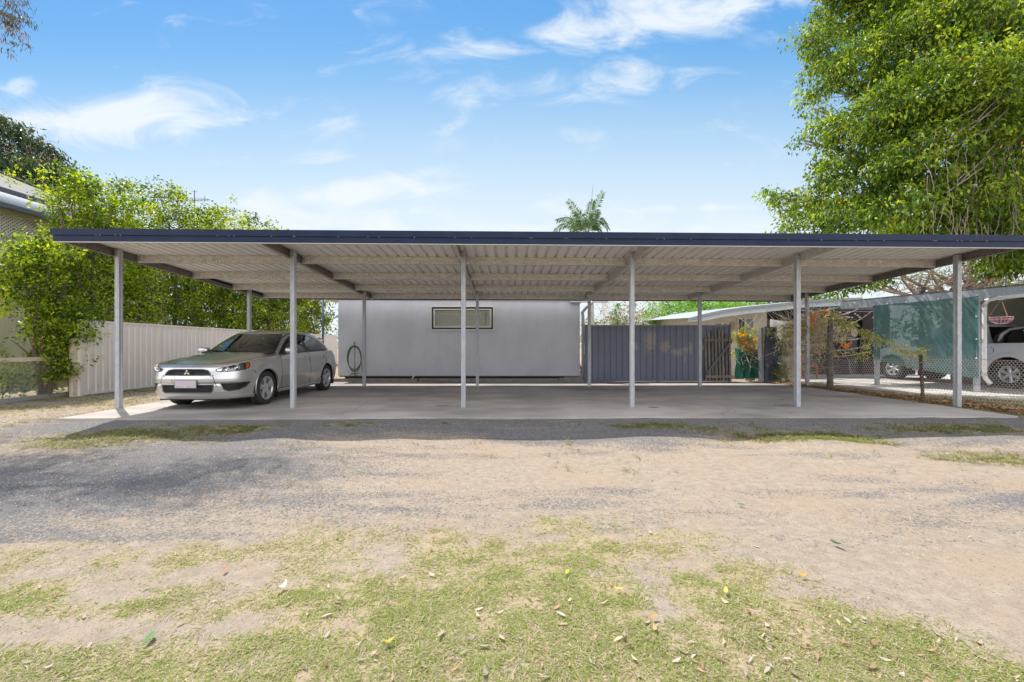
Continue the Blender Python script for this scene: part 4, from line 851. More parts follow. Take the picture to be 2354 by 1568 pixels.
# string lights
def string(mb, bb, p0, p1, sag, step=.09):
    p0 = Vector(p0); p1 = Vector(p1); L = (p1-p0).length; n = max(int(L/step), 3); pts = []
    for k in range(n+1): f = k/n; p = p0.lerp(p1, f); p.z -= sag*4*f*(1-f); pts.append(p)
    mb.tube(pts[::3]+[pts[-1]], .0035, 3)
    for k, p in enumerate(pts): bb.sphere((p.x, p.y, p.z-.018), .011, 5, 4)
fl = thing('string_lights', 'strings of small unlit clear bulbs draped across the brown patio', 'lights', (0, 0, 0))
mb = MB(); bb = MB()
for (A0, A1, sg) in (((8.35, 11.4, 1.62), (10.5, 12.7, 2.15), .12), ((8.35, 11.4, 1.30), (10.5, 12.7, 1.42), .05), ((8.35, 11.4, 1.02), (10.5, 12.7, 1.20), .06), ((8.35, 11.4, .86), (10.5, 12.7, 1.0), .05), ((7.98, 12.1, 2.5), (10.2, 13.4, 2.42), .28), ((8.6, 14, 2.55), (11.5, 15.5, 2.5), .22), ((9.2, 14, 2.5), (12.4, 15.6, 2.45), .3), ((8.4, 14, 2.2), (11, 15, 2.0), .2)): string(mb, bb, A0, A1, sg)
obj('cable', mb, mat('thin_cable', (.55, .55, .50), .6), fl); obj('bulb', bb, mat('clear_bulb', (.85, .82, .75), .2), fl, kind='stuff')
mb = MB(); rr = random.Random(9)
for k in range(34): mb.sphere((10.3+3.2*rr.random(), 15.8, 2.12+.22*rr.random()), .035, 6, 4, sc3=(1.2, .3, .9))
mb.tube([(10.2, 15.8, 2.4), (13.6, 15.8, 2.35)], .006, 4)
obj('shell_garland', mb, mat('pink_shell', (.55, .45, .42), .7), label='pinkish shell garland hanging below the dark patio beam', cat='garland')
# sagging white sheet and green mesh among the vines
def cloth(name, label, cat, A0, B0, zt0, zt1, zb0, zb1, m, folds, amp, seed):
    nu, nv = 50, 26; U, W2 = np.meshgrid(np.linspace(0, 1, nu), np.linspace(0, 1, nv), indexing='ij')
    zt = zt0+(zt1-zt0)*U - .10*np.sin(np.pi*U); zl = zb0+(zb1-zb0)*U; r_ = amp*np.sin(U*folds+W2*2+3*fbm(U*3, W2*2, 2, seed))
    VV = np.stack([A0[0]+(B0[0]-A0[0])*U, A0[1]+(B0[1]-A0[1])*U + r_, zl+(zt-zl)*W2], -1)
    return obj(name, grid_mesh(name, VV, [m]), label=label, cat=cat)
whc = mat('white_sheet', (.78, .77, .78), .8); grc = mat('green_mesh', (.02, .17, .12), .7)
cloth('cloth_sheet', 'white sheet hung sagging in front of the brown and cream walls', 'cloth', P(1768, d=15.2), P(1862, d=15.2), 2.05, 2.12, 1.0, 1.0, whc, 9, .05, 1)
cloth('cloth_sheet', 'crumpled white cloth hanging low behind the vine beside the fence stub', 'cloth', P(1797, d=13.7), P(1832, d=13.7), 1.55, 1.5, .35, .30, whc, 22, .05, 2)
cloth('ground_mesh', 'crumpled dark green mesh under the flowering vine left of the fence stub', 'mesh cloth', P(1691, d=13.9), P(1752, d=13.9), 1.05, .85, .05, .12, grc, 20, .09, 3)
cloth('ground_mesh', 'narrow strip of dark green mesh right of the fence stub', 'mesh cloth', P(1784, d=13.55), P(1800, d=13.6), 1.45, 1.35, .0, .12, grc, 5, .04, 4)
# things on the patio
ch = thing('outdoor_chair', 'red patio chair half hidden behind the dry vine', 'chair', (*P(1852, d=15.0)[:2], 0)); rd = mat('red_plastic', (.45, .06, .04), .5)
mb = MB(); mb.box(-.25, .25, -.25, .25, .40, .45); obj('seat', mb, rd, ch); mb = MB(); mb.box(-.25, .25, .22, .27, .50, .90); obj('backrest', mb, rd, ch)
for sx_ in (-.22, .22):
    for sy_ in (-.22, .24): mb = MB(); mb.box(sx_-.02, sx_+.02, sy_-.02, sy_+.02, 0, .40); obj('leg', mb, rd, ch)
# leaning pole stub above the neighbouring roof
mb = MB(); mb.bar((0, 0, 0), (.12, 0, 3.35), .10, .10); mb.bar((0, 0, 3.15), (.35, 0, 3.10), .06, .08); o = obj('utility_post', mb, mat('black_post', (.03, .028, .026), .9), label='short dark leaning post sticking up behind the galvanised beam', cat='post'); o.location = P(2114, d=16.5)
mb = MB(); mb.tube([(0, 0, 0), (0, 0, 5.2)], .03, 6); o = obj('aerial_mast', mb, dark_g, label='thin straight dark mast rising behind the carport roof at far right', cat='mast'); o.location = P(2312, d=15)
mb = MB(); mb.tube([(0, 0, 0), (0, 0, 3.0)], .05, 8); o = obj('vent_pipe', mb, mat('vent_grey', (.5, .55, .6), .4), label='pale grey vent pipe rising above the neighbouring roof', cat='pipe'); o.location = P(1889, d=17.5)
# ================= CARS
def crom(P_, n):
    """smooth curve through control points, n samples, uniform in control index"""
    P_ = np.asarray(P_, float); m = len(P_); t_ = np.linspace(0, m-1, n); i = np.minimum(t_.astype(int), m-2); f = (t_-i)[:, None]
    Pe = np.vstack([2*P_[0]-P_[1], P_, 2*P_[-1]-P_[-2]]); a, b, c, d = Pe[i], Pe[i+1], Pe[i+2], Pe[i+3]
    return .5*((2*b)+(c-a)*f+(2*a-5*b+4*c-d)*f**2+(3*b-a-3*c+d)*f**3), t_
def arcs(pts, n):
    s = np.r_[0, np.cumsum(np.linalg.norm(np.diff(pts, axis=0), axis=1))]; u = np.linspace(0, s[-1], n)
    return np.stack([np.interp(u, s, pts[:, k]) for k in range(pts.shape[1])], -1)
def inpoly(x, y, poly):
    r = np.zeros(x.shape, bool); n = len(poly); j = n-1
    for i in range(n):
        xi, yi = poly[i]; xj, yj = poly[j]
        c = ((yi > y) != (yj > y)) & (x < (xj-xi)*(y-yi)/((yj-yi) if yj != yi else 1e-9)+xi); r ^= c; j = i
    return r
def cells(V): return (V[:-1, :-1]+V[1:, :-1]+V[1:, 1:]+V[:-1, 1:])/4
def mirror(V, left=True): W2 = V.copy(); W2[..., 0] *= -1; return W2[:, ::-1]
def join_me(name, parts, mats):
    """parts: list of (V grid, mi cells, keep cells); merges both sides"""
    Vs = []; Qs = []; Ms = []; off = 0
    for V, mi, keep in parts:
        a, b = V.shape[:2]; idx = np.arange(a*b).reshape(a, b)+off; q = np.stack([idx[:-1, :-1], idx[1:, :-1], idx[1:, 1:], idx[:-1, 1:]], -1).reshape(-1, 4)
        if V[..., 0].mean() < 0: q = q[:, ::-1]
        k = keep.reshape(-1); Vs.append(V.reshape(-1, 3)); Qs.append(q[k]); Ms.append(mi.reshape(-1)[k]); off += a*b
    return np_mesh(name, np.concatenate(Vs), np.concatenate(Qs), mats, np.concatenate(Ms), True)
def metallic(name, c):
    m = bpy.data.materials.new(name); m.use_nodes = True; b = m.node_tree.nodes['Principled BSDF']; b.inputs['Base Color'].default_value = (*c, 1); b.inputs['Metallic'].default_value = .85; b.inputs['Roughness'].default_value = .33; b.inputs['Coat Weight'].default_value = .7; b.inputs['Coat Roughness'].default_value = .04; return m
silver = metallic('silver_paint', (.58, .575, .56)); gap = mat('shut_line', (.03, .03, .03), .6); blk = mat('black_trim', (.012, .012, .013), .35); rub = mat('tyre_rubber', (.022, .022, .023), .8, c2=(.035, .034, .033), scale=20)
alloy = mat('alloy', (.62, .62, .63), .28, .75); chrome = mat('chrome', (.8, .8, .8), .08, 1.0); dark_in = mat('interior', (.035, .035, .038), .9)
glass = bpy.data.materials.new('car_glass'); glass.use_nodes = True; t = glass.node_tree; t.nodes.clear(); o_ = t.nodes.new('ShaderNodeOutputMaterial'); x_ = t.nodes.new('ShaderNodeMixShader'); a_ = t.nodes.new('ShaderNodeBsdfTransparent'); a_.inputs[0].default_value = (.42, .44, .42, 1); b_ = t.nodes.new('ShaderNodeBsdfGlossy'); b_.inputs['Roughness'].default_value = .015
f_ = t.nodes.new('ShaderNodeFresnel'); f_.inputs[0].default_value = 1.62; fm_ = t.nodes.new('ShaderNodeMath'); fm_.operation = 'MULTIPLY_ADD'; fm_.use_clamp = True; t.links.new(f_.outputs[0], fm_.inputs[0]); fm_.inputs[1].default_value = 1.7; fm_.inputs[2].default_value = .03
t.links.new(fm_.outputs[0], x_.inputs[0]); t.links.new(a_.outputs[0], x_.inputs[1]); t.links.new(b_.outputs[0], x_.inputs[2]); t.links.new(x_.outputs[0], o_.inputs[0])
lens = bpy.data.materials.new('lamp_lens'); lens.use_nodes = True; t = lens.node_tree; t.nodes.clear(); o_ = t.nodes.new('ShaderNodeOutputMaterial'); x_ = t.nodes.new('ShaderNodeMixShader'); a_ = t.nodes.new('ShaderNodeBsdfTransparent'); a_.inputs[0].default_value = (.95, .95, .95, 1); b_ = t.nodes.new('ShaderNodeBsdfGlossy'); b_.inputs['Roughness'].default_value = .03; f_ = t.nodes.new('ShaderNodeFresnel'); f_.inputs[0].default_value = 1.5; t.links.new(f_.outputs[0], x_.inputs[0]); t.links.new(a_.outputs[0], x_.inputs[1]); t.links.new(b_.outputs[0], x_.inputs[2]); t.links.new(x_.outputs[0], o_.inputs[0])

def wheel(parent, x, y, r, wdt, rim_r, side, spokes=5, sw=.075):
    """side +1: outer face towards +x"""
    root = bpy.data.objects.new('wheel', None); COL.objects.link(root); root.parent = parent; root.location = (x, y, r-.006); root.rotation_euler = (R(23), 0, 0)
    h = wdt/2; mb = MB()
    pr = [(-h*.8, rim_r-.01), (-h*.98, rim_r+.02), (-h, (rim_r+r)/2), (-h*.93, r-.025), (-h*.8, r-.006)]
    for g in (-.5, -.17, .17, .5): pr += [(h*(g-.05), r-.001), (h*(g-.045), r-.010), (h*(g+.045), r-.010), (h*(g+.05), r-.001)]
    pr += [(h*.8, r-.006), (h*.93, r-.025), (h, (rim_r+r)/2), (h*.98, rim_r+.02), (h*.8, rim_r-.01)]
    mb.lathe(pr, 48, 'x'); obj('tyre', mb, rub, root, smooth=True)
    s = side; mb = MB()
    mb.lathe([(s*(h*.82), rim_r-.008), (s*(h*.90), rim_r+.004), (s*(h*.86), rim_r-.018), (s*h*.72, rim_r-.028), (s*h*.2, rim_r-.035), (-s*h*.8, rim_r-.02)], 48, 'x')
    mb.lathe([(s*h*.74, .001), (s*h*.74, .030), (s*h*.66, .062), (s*h*.5, .066)], 24, 'x')
    for k in range(spokes):
        a = 2*math.pi*k/spokes; c, sn = math.cos(a), math.sin(a); vs = []
        for (rr_, ww, xo, xi) in ((.03, sw*.62, .74, .5), (.11, sw*.56, .72, .45), (rim_r-.05, sw*.66, .80, .4), (rim_r-.012, sw*.85, .86, .4)):
            for (xx, sg) in ((xo-.10, -1), (xo, -.45), (xo, .45), (xo-.10, 1), (xi-.1, 1), (xi-.1, -1)): q_ = sg*ww/1.0; vs.append((s*h*xx, rr_*c - q_*sn, rr_*sn + q_*c))
        fs = [];
        for j in range(3):
            for i in range(6): fs.append((j*6+i, j*6+(i+1) % 6, (j+1)*6+(i+1) % 6, (j+1)*6+i))
        mb.add(vs, fs)
    obj('rim', mb, alloy, root, smooth=False)
    mb = MB(); mb.lathe([(s*h*.15, .001), (s*h*.15, rim_r-.03)], 32, 'x'); mb.lathe([(s*h*.3, .001), (s*h*.3, .12)], 24, 'x', mi=1)
    for k in range(5):
        a = 2*math.pi*(k+.5)/5; mb.lathe([(s*h*.70, .001), (s*h*.70, .009), (s*h*.55, .009)], 6, 'x', (0, .045*math.cos(a), .045*math.sin(a)), mi=0)
    obj('brake_disc', mb, [mat('brake_dark', (.02, .02, .02), .7), mat('disc_steel', (.10, .10, .10), .6, .2)], root); return root

def build_hatch():
    car = thing('silver_hatchback', 'silver five door hatchback parked nose out under the left end of the carport', 'car', (-5.64, 7.53, 0)); car.rotation_euler = (0, 0, R(-.8))
    L_ = 4.585
    plan, _ = crom([(0, 0), (.25, .006), (.47, .035), (.64, .105), (.755, .235), (.825, .42), (.862, .68), (.878, 1.0), (.880, 1.5), (.880, 2.2), (.880, 3.0), (.876, 3.6), (.855, 4.0), (.80, 4.30), (.68, 4.47), (.46, 4.55), (.22, 4.58), (0, 4.585)], 1200)
    NP, NT = 430, 84; plan = arcs(plan, NP); s = plan[:, 1]
    tg = np.gradient(plan, axis=0); tg /= np.linalg.norm(tg, axis=1)[:, None]; nrm = np.stack([tg[:, 1], -tg[:, 0]], -1)   # outward
    fw = np.clip(-nrm[:, 1], 0, 1)**1.3; rw = np.clip(nrm[:, 1], 0, 1)**1.3; sw_ = np.clip(1-fw-rw, 0, 1)
    zs = np.interp(s, [0, .05, .15, .3, .45, .65, .9, 1.3, 1.6, 2.2, 3, 3.6, 4.1, 4.4, 4.585], [.785, .79, .80, .815, .835, .865, .90, .925, .945, .965, .985, 1.0, 1.01, .99, .97])
    zs = np.convolve(np.pad(zs, 6, 'edge'), np.ones(13)/13, 'valid')
    zbt = np.interp(s, [0, .3, .6, 1.4, 3.0, 3.9, 4.3, 4.585], [.205, .20, .185, .19, .19, .20, .26, .28])
    T = np.linspace(0, 1, NT); Z = zbt[:, None] + (zs-zbt)[:, None]*T[None]
    so_f = np.interp(Z, [.2, .25, .33, .45, .56, .62, .70, .75, .80, .9], [.075, .03, .012, .004, .0, .018, .035, .06, .115, .2])
    so_s = np.interp(Z, [.18, .235, .26, .36, .52, .66, .72, .85, .94, 1.02], [.06, .025, .035, .022, .0, .004, .010, .030, .062, .10])
    so_r = np.interp(Z, [.25, .33, .5, .62, .68, .80, .9, 1.01], [.09, .02, .0, .004, .035, .06, .10, .17])
    off_ = so_f*fw[:, None]+so_s*sw_[:, None]+so_r*rw[:, None]
    # fender flare round the wheel arches
    for sc_ in (.94, 3.575):
        rr_ = np.hypot(s[:, None]-sc_, Z-.33); off_ = off_ - .020*np.exp(-((rr_-.38)/.07)**2)*(sw_[:, None])
    # bumper ledge below the headlights, scooped fog recess
    off_ += .012*fw[:, None]*np.exp(-((Z-.47)/.02)**2)
    lo = np.stack([plan[:, 0][:, None]-nrm[:, 0][:, None]*off_, plan[:, 1][:, None]-nrm[:, 1][:, None]*off_, Z], -1)
    lo[0, :, 0] = 0; lo[-1, :, 0] = 0
    C = cells(lo); cx, cs, cz = C[..., 0], C[..., 1], C[..., 2]; front = cs < .75
    keep = ~(((np.hypot(cs-.94, cz-.325) < .368) | (np.hypot(cs-3.575, cz-.325) < .368)) & (cx > .6))
    cut = np.zeros(cx.shape, bool)
    polys = dict(grille=[(0, .618), (.405, .618), (.385, .66), (.345, .705), (.25, .722), (0, .728)], lower_grille=[(0, .315), (.40, .315), (.435, .34), (.455, .455), (0, .455)], fog=[(.56, .475), (.56, .45), (.60, .37), (.66, .345), (.76, .36), (.805, .40), (.83, .475)])
    mask = {k: inpoly(cx, cz, p) & front & (cs < .62) for k, p in polys.items()}
    # headlight in (arc length, z)
    arc = np.r_[0, np.cumsum(np.linalg.norm(np.diff(plan, axis=0), axis=1))]; ca = ((arc[:-1]+arc[1:])/2)[:, None]*np.ones_like(cz)
    hl = inpoly(ca, cz, [(.475, .700), (.50, .680), (.62, .672), (.80, .682), (.95, .700), (1.06, .722), (1.10, .76), (1.105, .822), (1.07, .838), (.90, .812), (.70, .775), (.52, .738), (.475, .722)])
    tl = inpoly(ca, cz, [(arc[-1]-.95, .88), (arc[-1]-.62, .76), (arc[-1]-.62, 1.05), (arc[-1]-.86, 1.05), (arc[-1]-.98, .97)])
    for m_ in mask.values(): keep &= ~m_
    keep &= ~hl & ~tl
    mi = np.zeros(cx.shape, int); side = sw_[:-1, None]*np.ones_like(cz) > .55
    def ln(a0, z0, a1, z1, w_=.0085, u=cs, v=cz):
        d = np.array([a1-a0, z1-z0]); l2 = (d**2).sum(); f = np.clip(((u-a0)*d[0]+(v-z0)*d[1])/l2, 0, 1); return np.hypot(u-a0-f*d[0], v-z0-f*d[1]) < w_
    def pl_(pts, **k): r = np.zeros(cx.shape, bool); [r.__ior__(ln(*a, *b, **k)) for a, b in zip(pts, pts[1:])]; return r
    g = side & (pl_([(1.50, .95), (1.47, .80), (1.47, .40), (1.50, .27)]) | pl_([(2.72, .99), (2.70, .26)]) | pl_([(3.62, 1.0), (3.60, .82), (3.42, .62), (3.24, .42), (3.14, .29)]) | pl_([(1.36, .262), (3.16, .262)], w_=.006))
    g |= pl_([(.58, .685), (.60, .63)], w_=.006) & side
    g |= (np.hypot(cs-3.95, cz-.88) > .060) & (np.hypot(cs-3.95, cz-.88) < .069) & side & False
    g |= ln(1.10, .70, 1.22, .640, u=ca, w_=.006) | (ln(.44, .62, .50, .42, u=ca, w_=.006) | ln(.415, .60, .44, .62, u=ca, w_=.006)) | ln(4.02, .66, 4.25, .66, w_=.005)
    mi[g] = 1; mi[cz < .245] = 2 if False else mi[cz < .245]
    deck_top = lo[:, -1]
    # ---- deck: bonnet and the shelf round the cabin
    half = slice(0, None); ws = np.interp; prof_s = deck_top[:, 1]; prof_x = deck_top[:, 0]; prof_z = deck_top[:, 2]
    order = np.argsort(prof_s); ps, px_, pz_ = prof_s[order], prof_x[order], prof_z[order]
    s0, s1 = ps[0], ps[-1]; sk = s0 + (s1-s0)*np.r_[0, np.linspace(0.0002, .03, 30)**1.0, np.linspace(.034, .97, 200), np.linspace(.975, 1, 20)]
    wk = np.interp(sk, ps, px_); wk[0] = 0; zk = np.interp(sk, ps, pz_)
    zc_ = np.interp(sk, [s0, .2, .35, .6, .9, 1.2, 1.5, 2, 3, 4, 4.3, s1], [pz_[0], .825, .858, .905, .955, .992, 1.02, 1.03, 1.03, 1.05, 1.02, pz_[-1]])
    zc_ = np.maximum(zc_, zk) if False else zc_
    qv = np.linspace(0, 1, 70); shp = 1-np.clip(qv, 0, 1)**2.6
    D = np.zeros((len(sk), len(qv), 3)); D[..., 0] = wk[:, None]*qv[None]; D[..., 1] = sk[:, None]; D[..., 2] = zk[:, None] + (zc_-zk)[:, None]*shp[None]
    # bonnet crease: lifted centre panel between two lines running to the grille corners
    cr = np.interp(sk, [s0, .4, .9, 1.5], [.34, .42, .56, .66])[:, None]; xx = D[..., 0]; D[..., 2] += .013*(1/(1+np.exp((xx-cr)/.018)))*np.clip((sk[:, None]-s0-.02)/.2, 0, 1)*(sk[:, None] < 1.6)
    Dc = cells(D); dm = np.zeros(Dc.shape[:2], int); dkeep = np.ones(Dc.shape[:2], bool)
    def lnd(a0, b0, a1, b1, w_=.008):
        u, v = Dc[..., 1], Dc[..., 0]; d = np.array([a1-a0, b1-b0]); f = np.clip(((u-a0)*d[0]+(v-b0)*d[1])/(d**2).sum(), 0, 1); return np.hypot(u-a0-f*d[0], v-b0-f*d[1]) < w_
    for a, b in (((.155, 0), (.165, .30)), ((.165, .30), (.235, .46)), ((.235, .46), (.30, .56)), ((.30, .56), (.60, .705)), ((.60, .705), (1.0, .745)), ((1.0, .745), (1.42, .735)), ((1.42, .735), (1.47, .76))): dm[lnd(*a, *b)] = 1
    greenb, gt = crom([(0, 1.20), (.28, 1.215), (.52, 1.27), (.68, 1.38), (.755, 1.56), (.785, 1.9), (.79, 2.4), (.79, 2.9), (.785, 3.35), (.76, 3.75), (.70, 4.05), (.58, 4.24), (.38, 4.35), (.18, 4.39), (0, 4.40)], 330)
    green_t, _ = crom([(0, 2.04), (.20, 2.045), (.38, 2.075), (.485, 2.14), (.53, 2.25), (.555, 2.45), (.565, 2.7), (.565, 3.0), (.555, 3.3), (.535, 3.6), (.49, 3.86), (.42, 3.99), (.28, 4.05), (.14, 4.075), (0, 4.08)], 330)
    insid = inpoly(Dc[..., 0], Dc[..., 1], [(-.1, 1.25), (.28, 1.25), (.52, 1.31), (.66, 1.42), (.735, 1.6), (.76, 2.0), (.76, 3.3), (.72, 3.8), (.60, 4.16), (.3, 4.3), (-.1, 4.32)]); dm[insid] = 2
    zt_ = np.interp(green_t[:, 1], [2.04, 2.2, 2.5, 2.9, 3.3, 3.7, 4.08], [1.405, 1.415, 1.432, 1.437, 1.42, 1.375, 1.30])
    zb_ = np.interp(greenb[:, 1], [1.2, 1.35, 1.6, 2.2, 3.0, 3.6, 4.0, 4.4], [.965, .95, .93, .945, .97, .985, .99, .99])
    NG = 60; tv = np.linspace(0, 1, NG); gn = np.gradient(greenb, axis=0); gn /= np.linalg.norm(gn, axis=1)[:, None]; gno = np.stack([gn[:, 1], -gn[:, 0]], -1)
    bul = np.sin(np.pi*tv)**1.0
    gsw = np.clip(gno[:, 0], 0, 1); bulA = (.030*gsw + .035*(1-gsw))
    Gv = np.zeros((330, NG, 3)); lp = greenb[:, None]*(1-tv)[None, :, None] + green_t[:, None]*tv[None, :, None]
    Gv[..., 0] = lp[..., 0] + gno[:, 0][:, None]*bulA[:, None]*bul; Gv[..., 1] = lp[..., 1] + gno[:, 1][:, None]*bulA[:, None]*bul; Gv[..., 2] = zb_[:, None] + (zt_-zb_)[:, None]*tv[None]**.96
    Gv[0, :, 0] = 0; Gv[-1, :, 0] = 0
    Gc = cells(Gv); gi = ((gt[:-1]+gt[1:])/2)[:, None]*np.ones(Gc.shape[:2]); tt = ((tv[:-1]+tv[1:])/2)[None]*np.ones(Gc.shape[:2]); gm_ = np.zeros(Gc.shape[:2], int)
    ws_ = (gi < 3.30) & (tt > .03) & (tt < .97); wsb = (gi < 3.38); rg = (gi > 11.3) & (tt > .18) & (tt < .9); rgb_ = (gi > 11.1) & (tt > .12) & (tt < .96)
    S_, Zc = Gc[..., 1], Gc[..., 2]; sd_ = (gi > 3.4) & (gi < 11)
    outl = inpoly(S_, Zc, [(1.52, .93), (1.60, .99), (1.80, 1.135), (2.05, 1.27), (2.25, 1.345), (2.45, 1.385), (2.70, 1.40), (3.0, 1.392), (3.25, 1.355), (3.45, 1.30), (3.65, 1.215), (3.80, 1.125), (3.88, 1.05), (3.87, 1.01), (3.5, .995), (2.6, .965), (1.9, .94)]) & sd_
    w1 = inpoly(S_, Zc, [(1.86, .975), (1.86, 1.13), (2.08, 1.25), (2.27, 1.325), (2.46, 1.365), (2.60, 1.375), (2.64, 1.0)]) & sd_
    w2 = inpoly(S_, Zc, [(2.745, 1.0), (2.72, 1.375), (3.0, 1.368), (3.22, 1.335), (3.40, 1.28), (3.49, 1.03)]) & sd_
    w3 = inpoly(S_, Zc, [(3.525, 1.035), (3.46, 1.255), (3.62, 1.19), (3.76, 1.105), (3.825, 1.045)]) & sd_
    gm_[outl] = 3; gm_[wsb & (tt < .97)] = 3; gm_[rgb_] = 3
    gkeep = ~(ws_ | w1 | w2 | w3 | rg)
    # door frame shut line over the windows
    inner = inpoly(S_, Zc, [(1.46, .90), (1.52, 1.0), (1.76, 1.17), (2.02, 1.31), (2.24, 1.382), (2.45, 1.415), (2.70, 1.43), (3.02, 1.424), (3.28, 1.385), (3.5, 1.325), (3.72, 1.23), (3.88, 1.12), (3.95, 1.03), (3.95, .9)]) & sd_
    outer = inpoly(S_, Zc, [(1.45, .90), (1.505, 1.005), (1.75, 1.182), (2.01, 1.322), (2.23, 1.393), (2.45, 1.426), (2.70, 1.441), (3.02, 1.435), (3.285, 1.396), (3.51, 1.336), (3.73, 1.24), (3.895, 1.125), (3.962, 1.03), (3.962, .9)]) & sd_
    gm_[outer & ~inner & ~outl] = 1
    # ---- roof
    ts = green_t[:, 1]; o2 = np.argsort(ts); rs = np.r_[ts[o2][0], np.linspace(2.042, 4.075, 120), 4.08]; wr = np.interp(rs, ts[o2], green_t[o2, 0]); wr[0] = 0; wr[-1] = 0
    zr = np.interp(rs, ts[o2], zt_[o2]); zcr = zr + .062*np.sin(np.pi*np.clip((rs-2.04)/2.04, 0, 1))**.55; q2 = np.linspace(0, 1, 40)
    Rf = np.zeros((len(rs), 40, 3)); Rf[..., 0] = wr[:, None]*q2; Rf[..., 1] = rs[:, None]; Rf[..., 2] = zr[:, None] + (zcr-zr)[:, None]*(1-q2[None]**3.0)
    parts = []
    for V_, m_, k_ in ((lo, mi, keep), (D, dm, dkeep), (Gv, gm_, gkeep), (Rf, np.zeros((len(rs)-1, 39), int), np.ones((len(rs)-1, 39), bool))):
        parts.append((V_, m_, k_)); W2 = V_.copy(); W2[..., 0] *= -1; parts.append((W2, m_, k_))
    me = join_me('body', parts, [silver, gap, dark_in, blk]); body = obj('body', me, None, car)
    bm_ = body.modifiers.new('w', 'WELD'); bm_.merge_threshold = .0008
    def sub(name, V_, k_, m, push=0., nr=None, parent=car, both=True, one=None, label=None):
        W1 = V_.copy()
        if push: 
            c_ = np.gradient(V_, axis=0); d_ = np.gradient(V_, axis=1); nn_ = np.cross(c_, d_); nn_ /= (np.linalg.norm(nn_, axis=-1)[..., None]+1e-9); sg = np.sign((nn_[..., 0]*V_[..., 0]+nn_[..., 1]*(V_[..., 1]-2.2)))[..., None]; W1 = W1 - nn_*sg*push
        ps_ = []
        if one != -1: ps_.append((W1, np.zeros(k_.shape, int), k_))
        if one != 1: W2 = W1.copy(); W2[..., 0] *= -1; ps_.append((W2, np.zeros(k_.shape, int), k_))
        return obj(name, join_me(name, ps_, [m]), None, parent, label=label)
    sub('windscreen', Gv, ws_, glass); sub('rear_window', Gv, rg, glass)
    for sd in (1, -1): sub('side_window', Gv, w1, glass, one=sd); sub('side_window', Gv, w2, glass, one=sd); sub('side_window', Gv, w3, glass, one=sd)
    # ---- grilles: recessed black hex mesh with surround
    mesh_m = mat('grille_mesh', (.035, .035, .037), .4)
    def hexmesh(mb, x0, x1, z0, z1, yf, cell=.030, test=None):
        nx = int((x1-x0)/(cell*.87))+1; nz_ = int((z1-z0)/(cell*.45))+1
        for j in range(nz_):
            for i in range(nx):
                a0 = x0+(i+(.5 if j % 2 else 0))*cell*1.1; b0 = z0+j*cell*.45
                A = (a0-cell*.5, b0); B = (a0-cell*.18, b0+cell*.22); C2 = (a0+cell*.18, b0+cell*.22); D2 = (a0+cell*.5, b0)
                for u, v in ((A, B), (B, C2), (C2, D2)):
                    if test is None or (test(*u) and test(*v)): mb.bar((u[0], yf(u[0]), u[1]), (v[0], yf(v[0]), v[1]), .004, .005, up=(0, 1, 0))
    yfun = lambda x_: float(np.interp(abs(x_), plan[:200, 0], plan[:200, 1]))
    def test_in(name, sg=0):
        pp = polys[name]; return lambda a, b: bool(inpoly(np.array([abs(a)]), np.array([b]), pp)[0])
    for nm_, key, x0, x1, z0, z1, dp_ in (('upper_grille', 'grille', -.41, .41, .618, .728, .045), ('lower_grille', 'lower_grille', -.46, .46, .315, .455, .03)):
        g_ = sub(nm_, lo, mask[key], blk, push=dp_+.02)
        mb = MB(); hexmesh(mb, x0, x1, z0, z1, lambda x_: yfun(x_)+(.032 if key == 'grille' else .022), test=test_in(key)); obj('mesh', mb, mesh_m, g_)
        mb = MB(); pp = [(x_, z_) for x_, z_ in polys[key]] + [(-x_, z_) for x_, z_ in polys[key][::-1]]; pp = [p for p in pp if abs(p[0]) > .01]
        offz = lambda z_: float(np.interp(z_, [.2, .25, .33, .45, .56, .62, .70, .75, .80, .9], [.075, .03, .012, .004, .0, .018, .035, .06, .115, .2]))
        loop = []
        for (a, b), (c_, d_) in zip(pp, pp[1:]+pp[:1]):
            for f in np.linspace(0, 1, 6)[:-1]: x_ = a+(c_-a)*f; z_ = b+(d_-b)*f; loop.append((x_, yfun(x_)+offz(z_)+.002, z_))
        mb.tube(loop, .009, 5, closed=True); mb.tube([(p[0], p[1]+.02, p[2]) for p in loop], .014, 5, closed=True); obj('surround', mb, mat('grey_surround', (.10, .105, .115), .35), g_, smooth=True)
    for sd in (1, -1):
        g_ = sub('fog_inlet', lo, mask['fog'], blk, push=.05, one=sd); mb = MB(); pp = [(x_*sd, z_) for x_, z_ in polys['fog']]; loop = []
        for (a, b), (c_, d_) in zip(pp, pp[1:]+pp[:1]):
            for f in np.linspace(0, 1, 6)[:-1]: x_ = a+(c_-a)*f; z_ = b+(d_-b)*f; loop.append((x_*.995, yfun(x_)+.022, z_))
        mb.tube(loop, .016, 5, closed=True)
        hexmesh(mb, (.56 if sd > 0 else -.83), (.83 if sd > 0 else -.56), .35, .475, lambda x_: yfun(x_)+.03, test=test_in('fog')); obj('mesh', mb, mesh_m, g_)
    # emblem: three diamonds meeting at the centre
    em = MB(); ex = .046
    for a_ in (90, 210, 330):
        ca_, sa_ = math.cos(R(a_)), math.sin(R(a_)); dm_ = [(0, 0), (ex*.62, ex*.36), (ex*1.25, 0), (ex*.62, -ex*.36)]; pts2 = [(x_*ca_-z_*sa_, x_*sa_+z_*ca_+.668) for x_, z_ in dm_]
        em.prism(pts2, -.010, .012, 'y')
    e_ = obj('emblem', em, chrome, car); e_.location = (0, .022, 0)
    mb = MB(); mb.prism([(-.075, .615), (.075, .615), (.045, .68), (0, .735), (-.045, .68)], .025, .04, 'y'); obj('badge_backing', mb, blk, car)
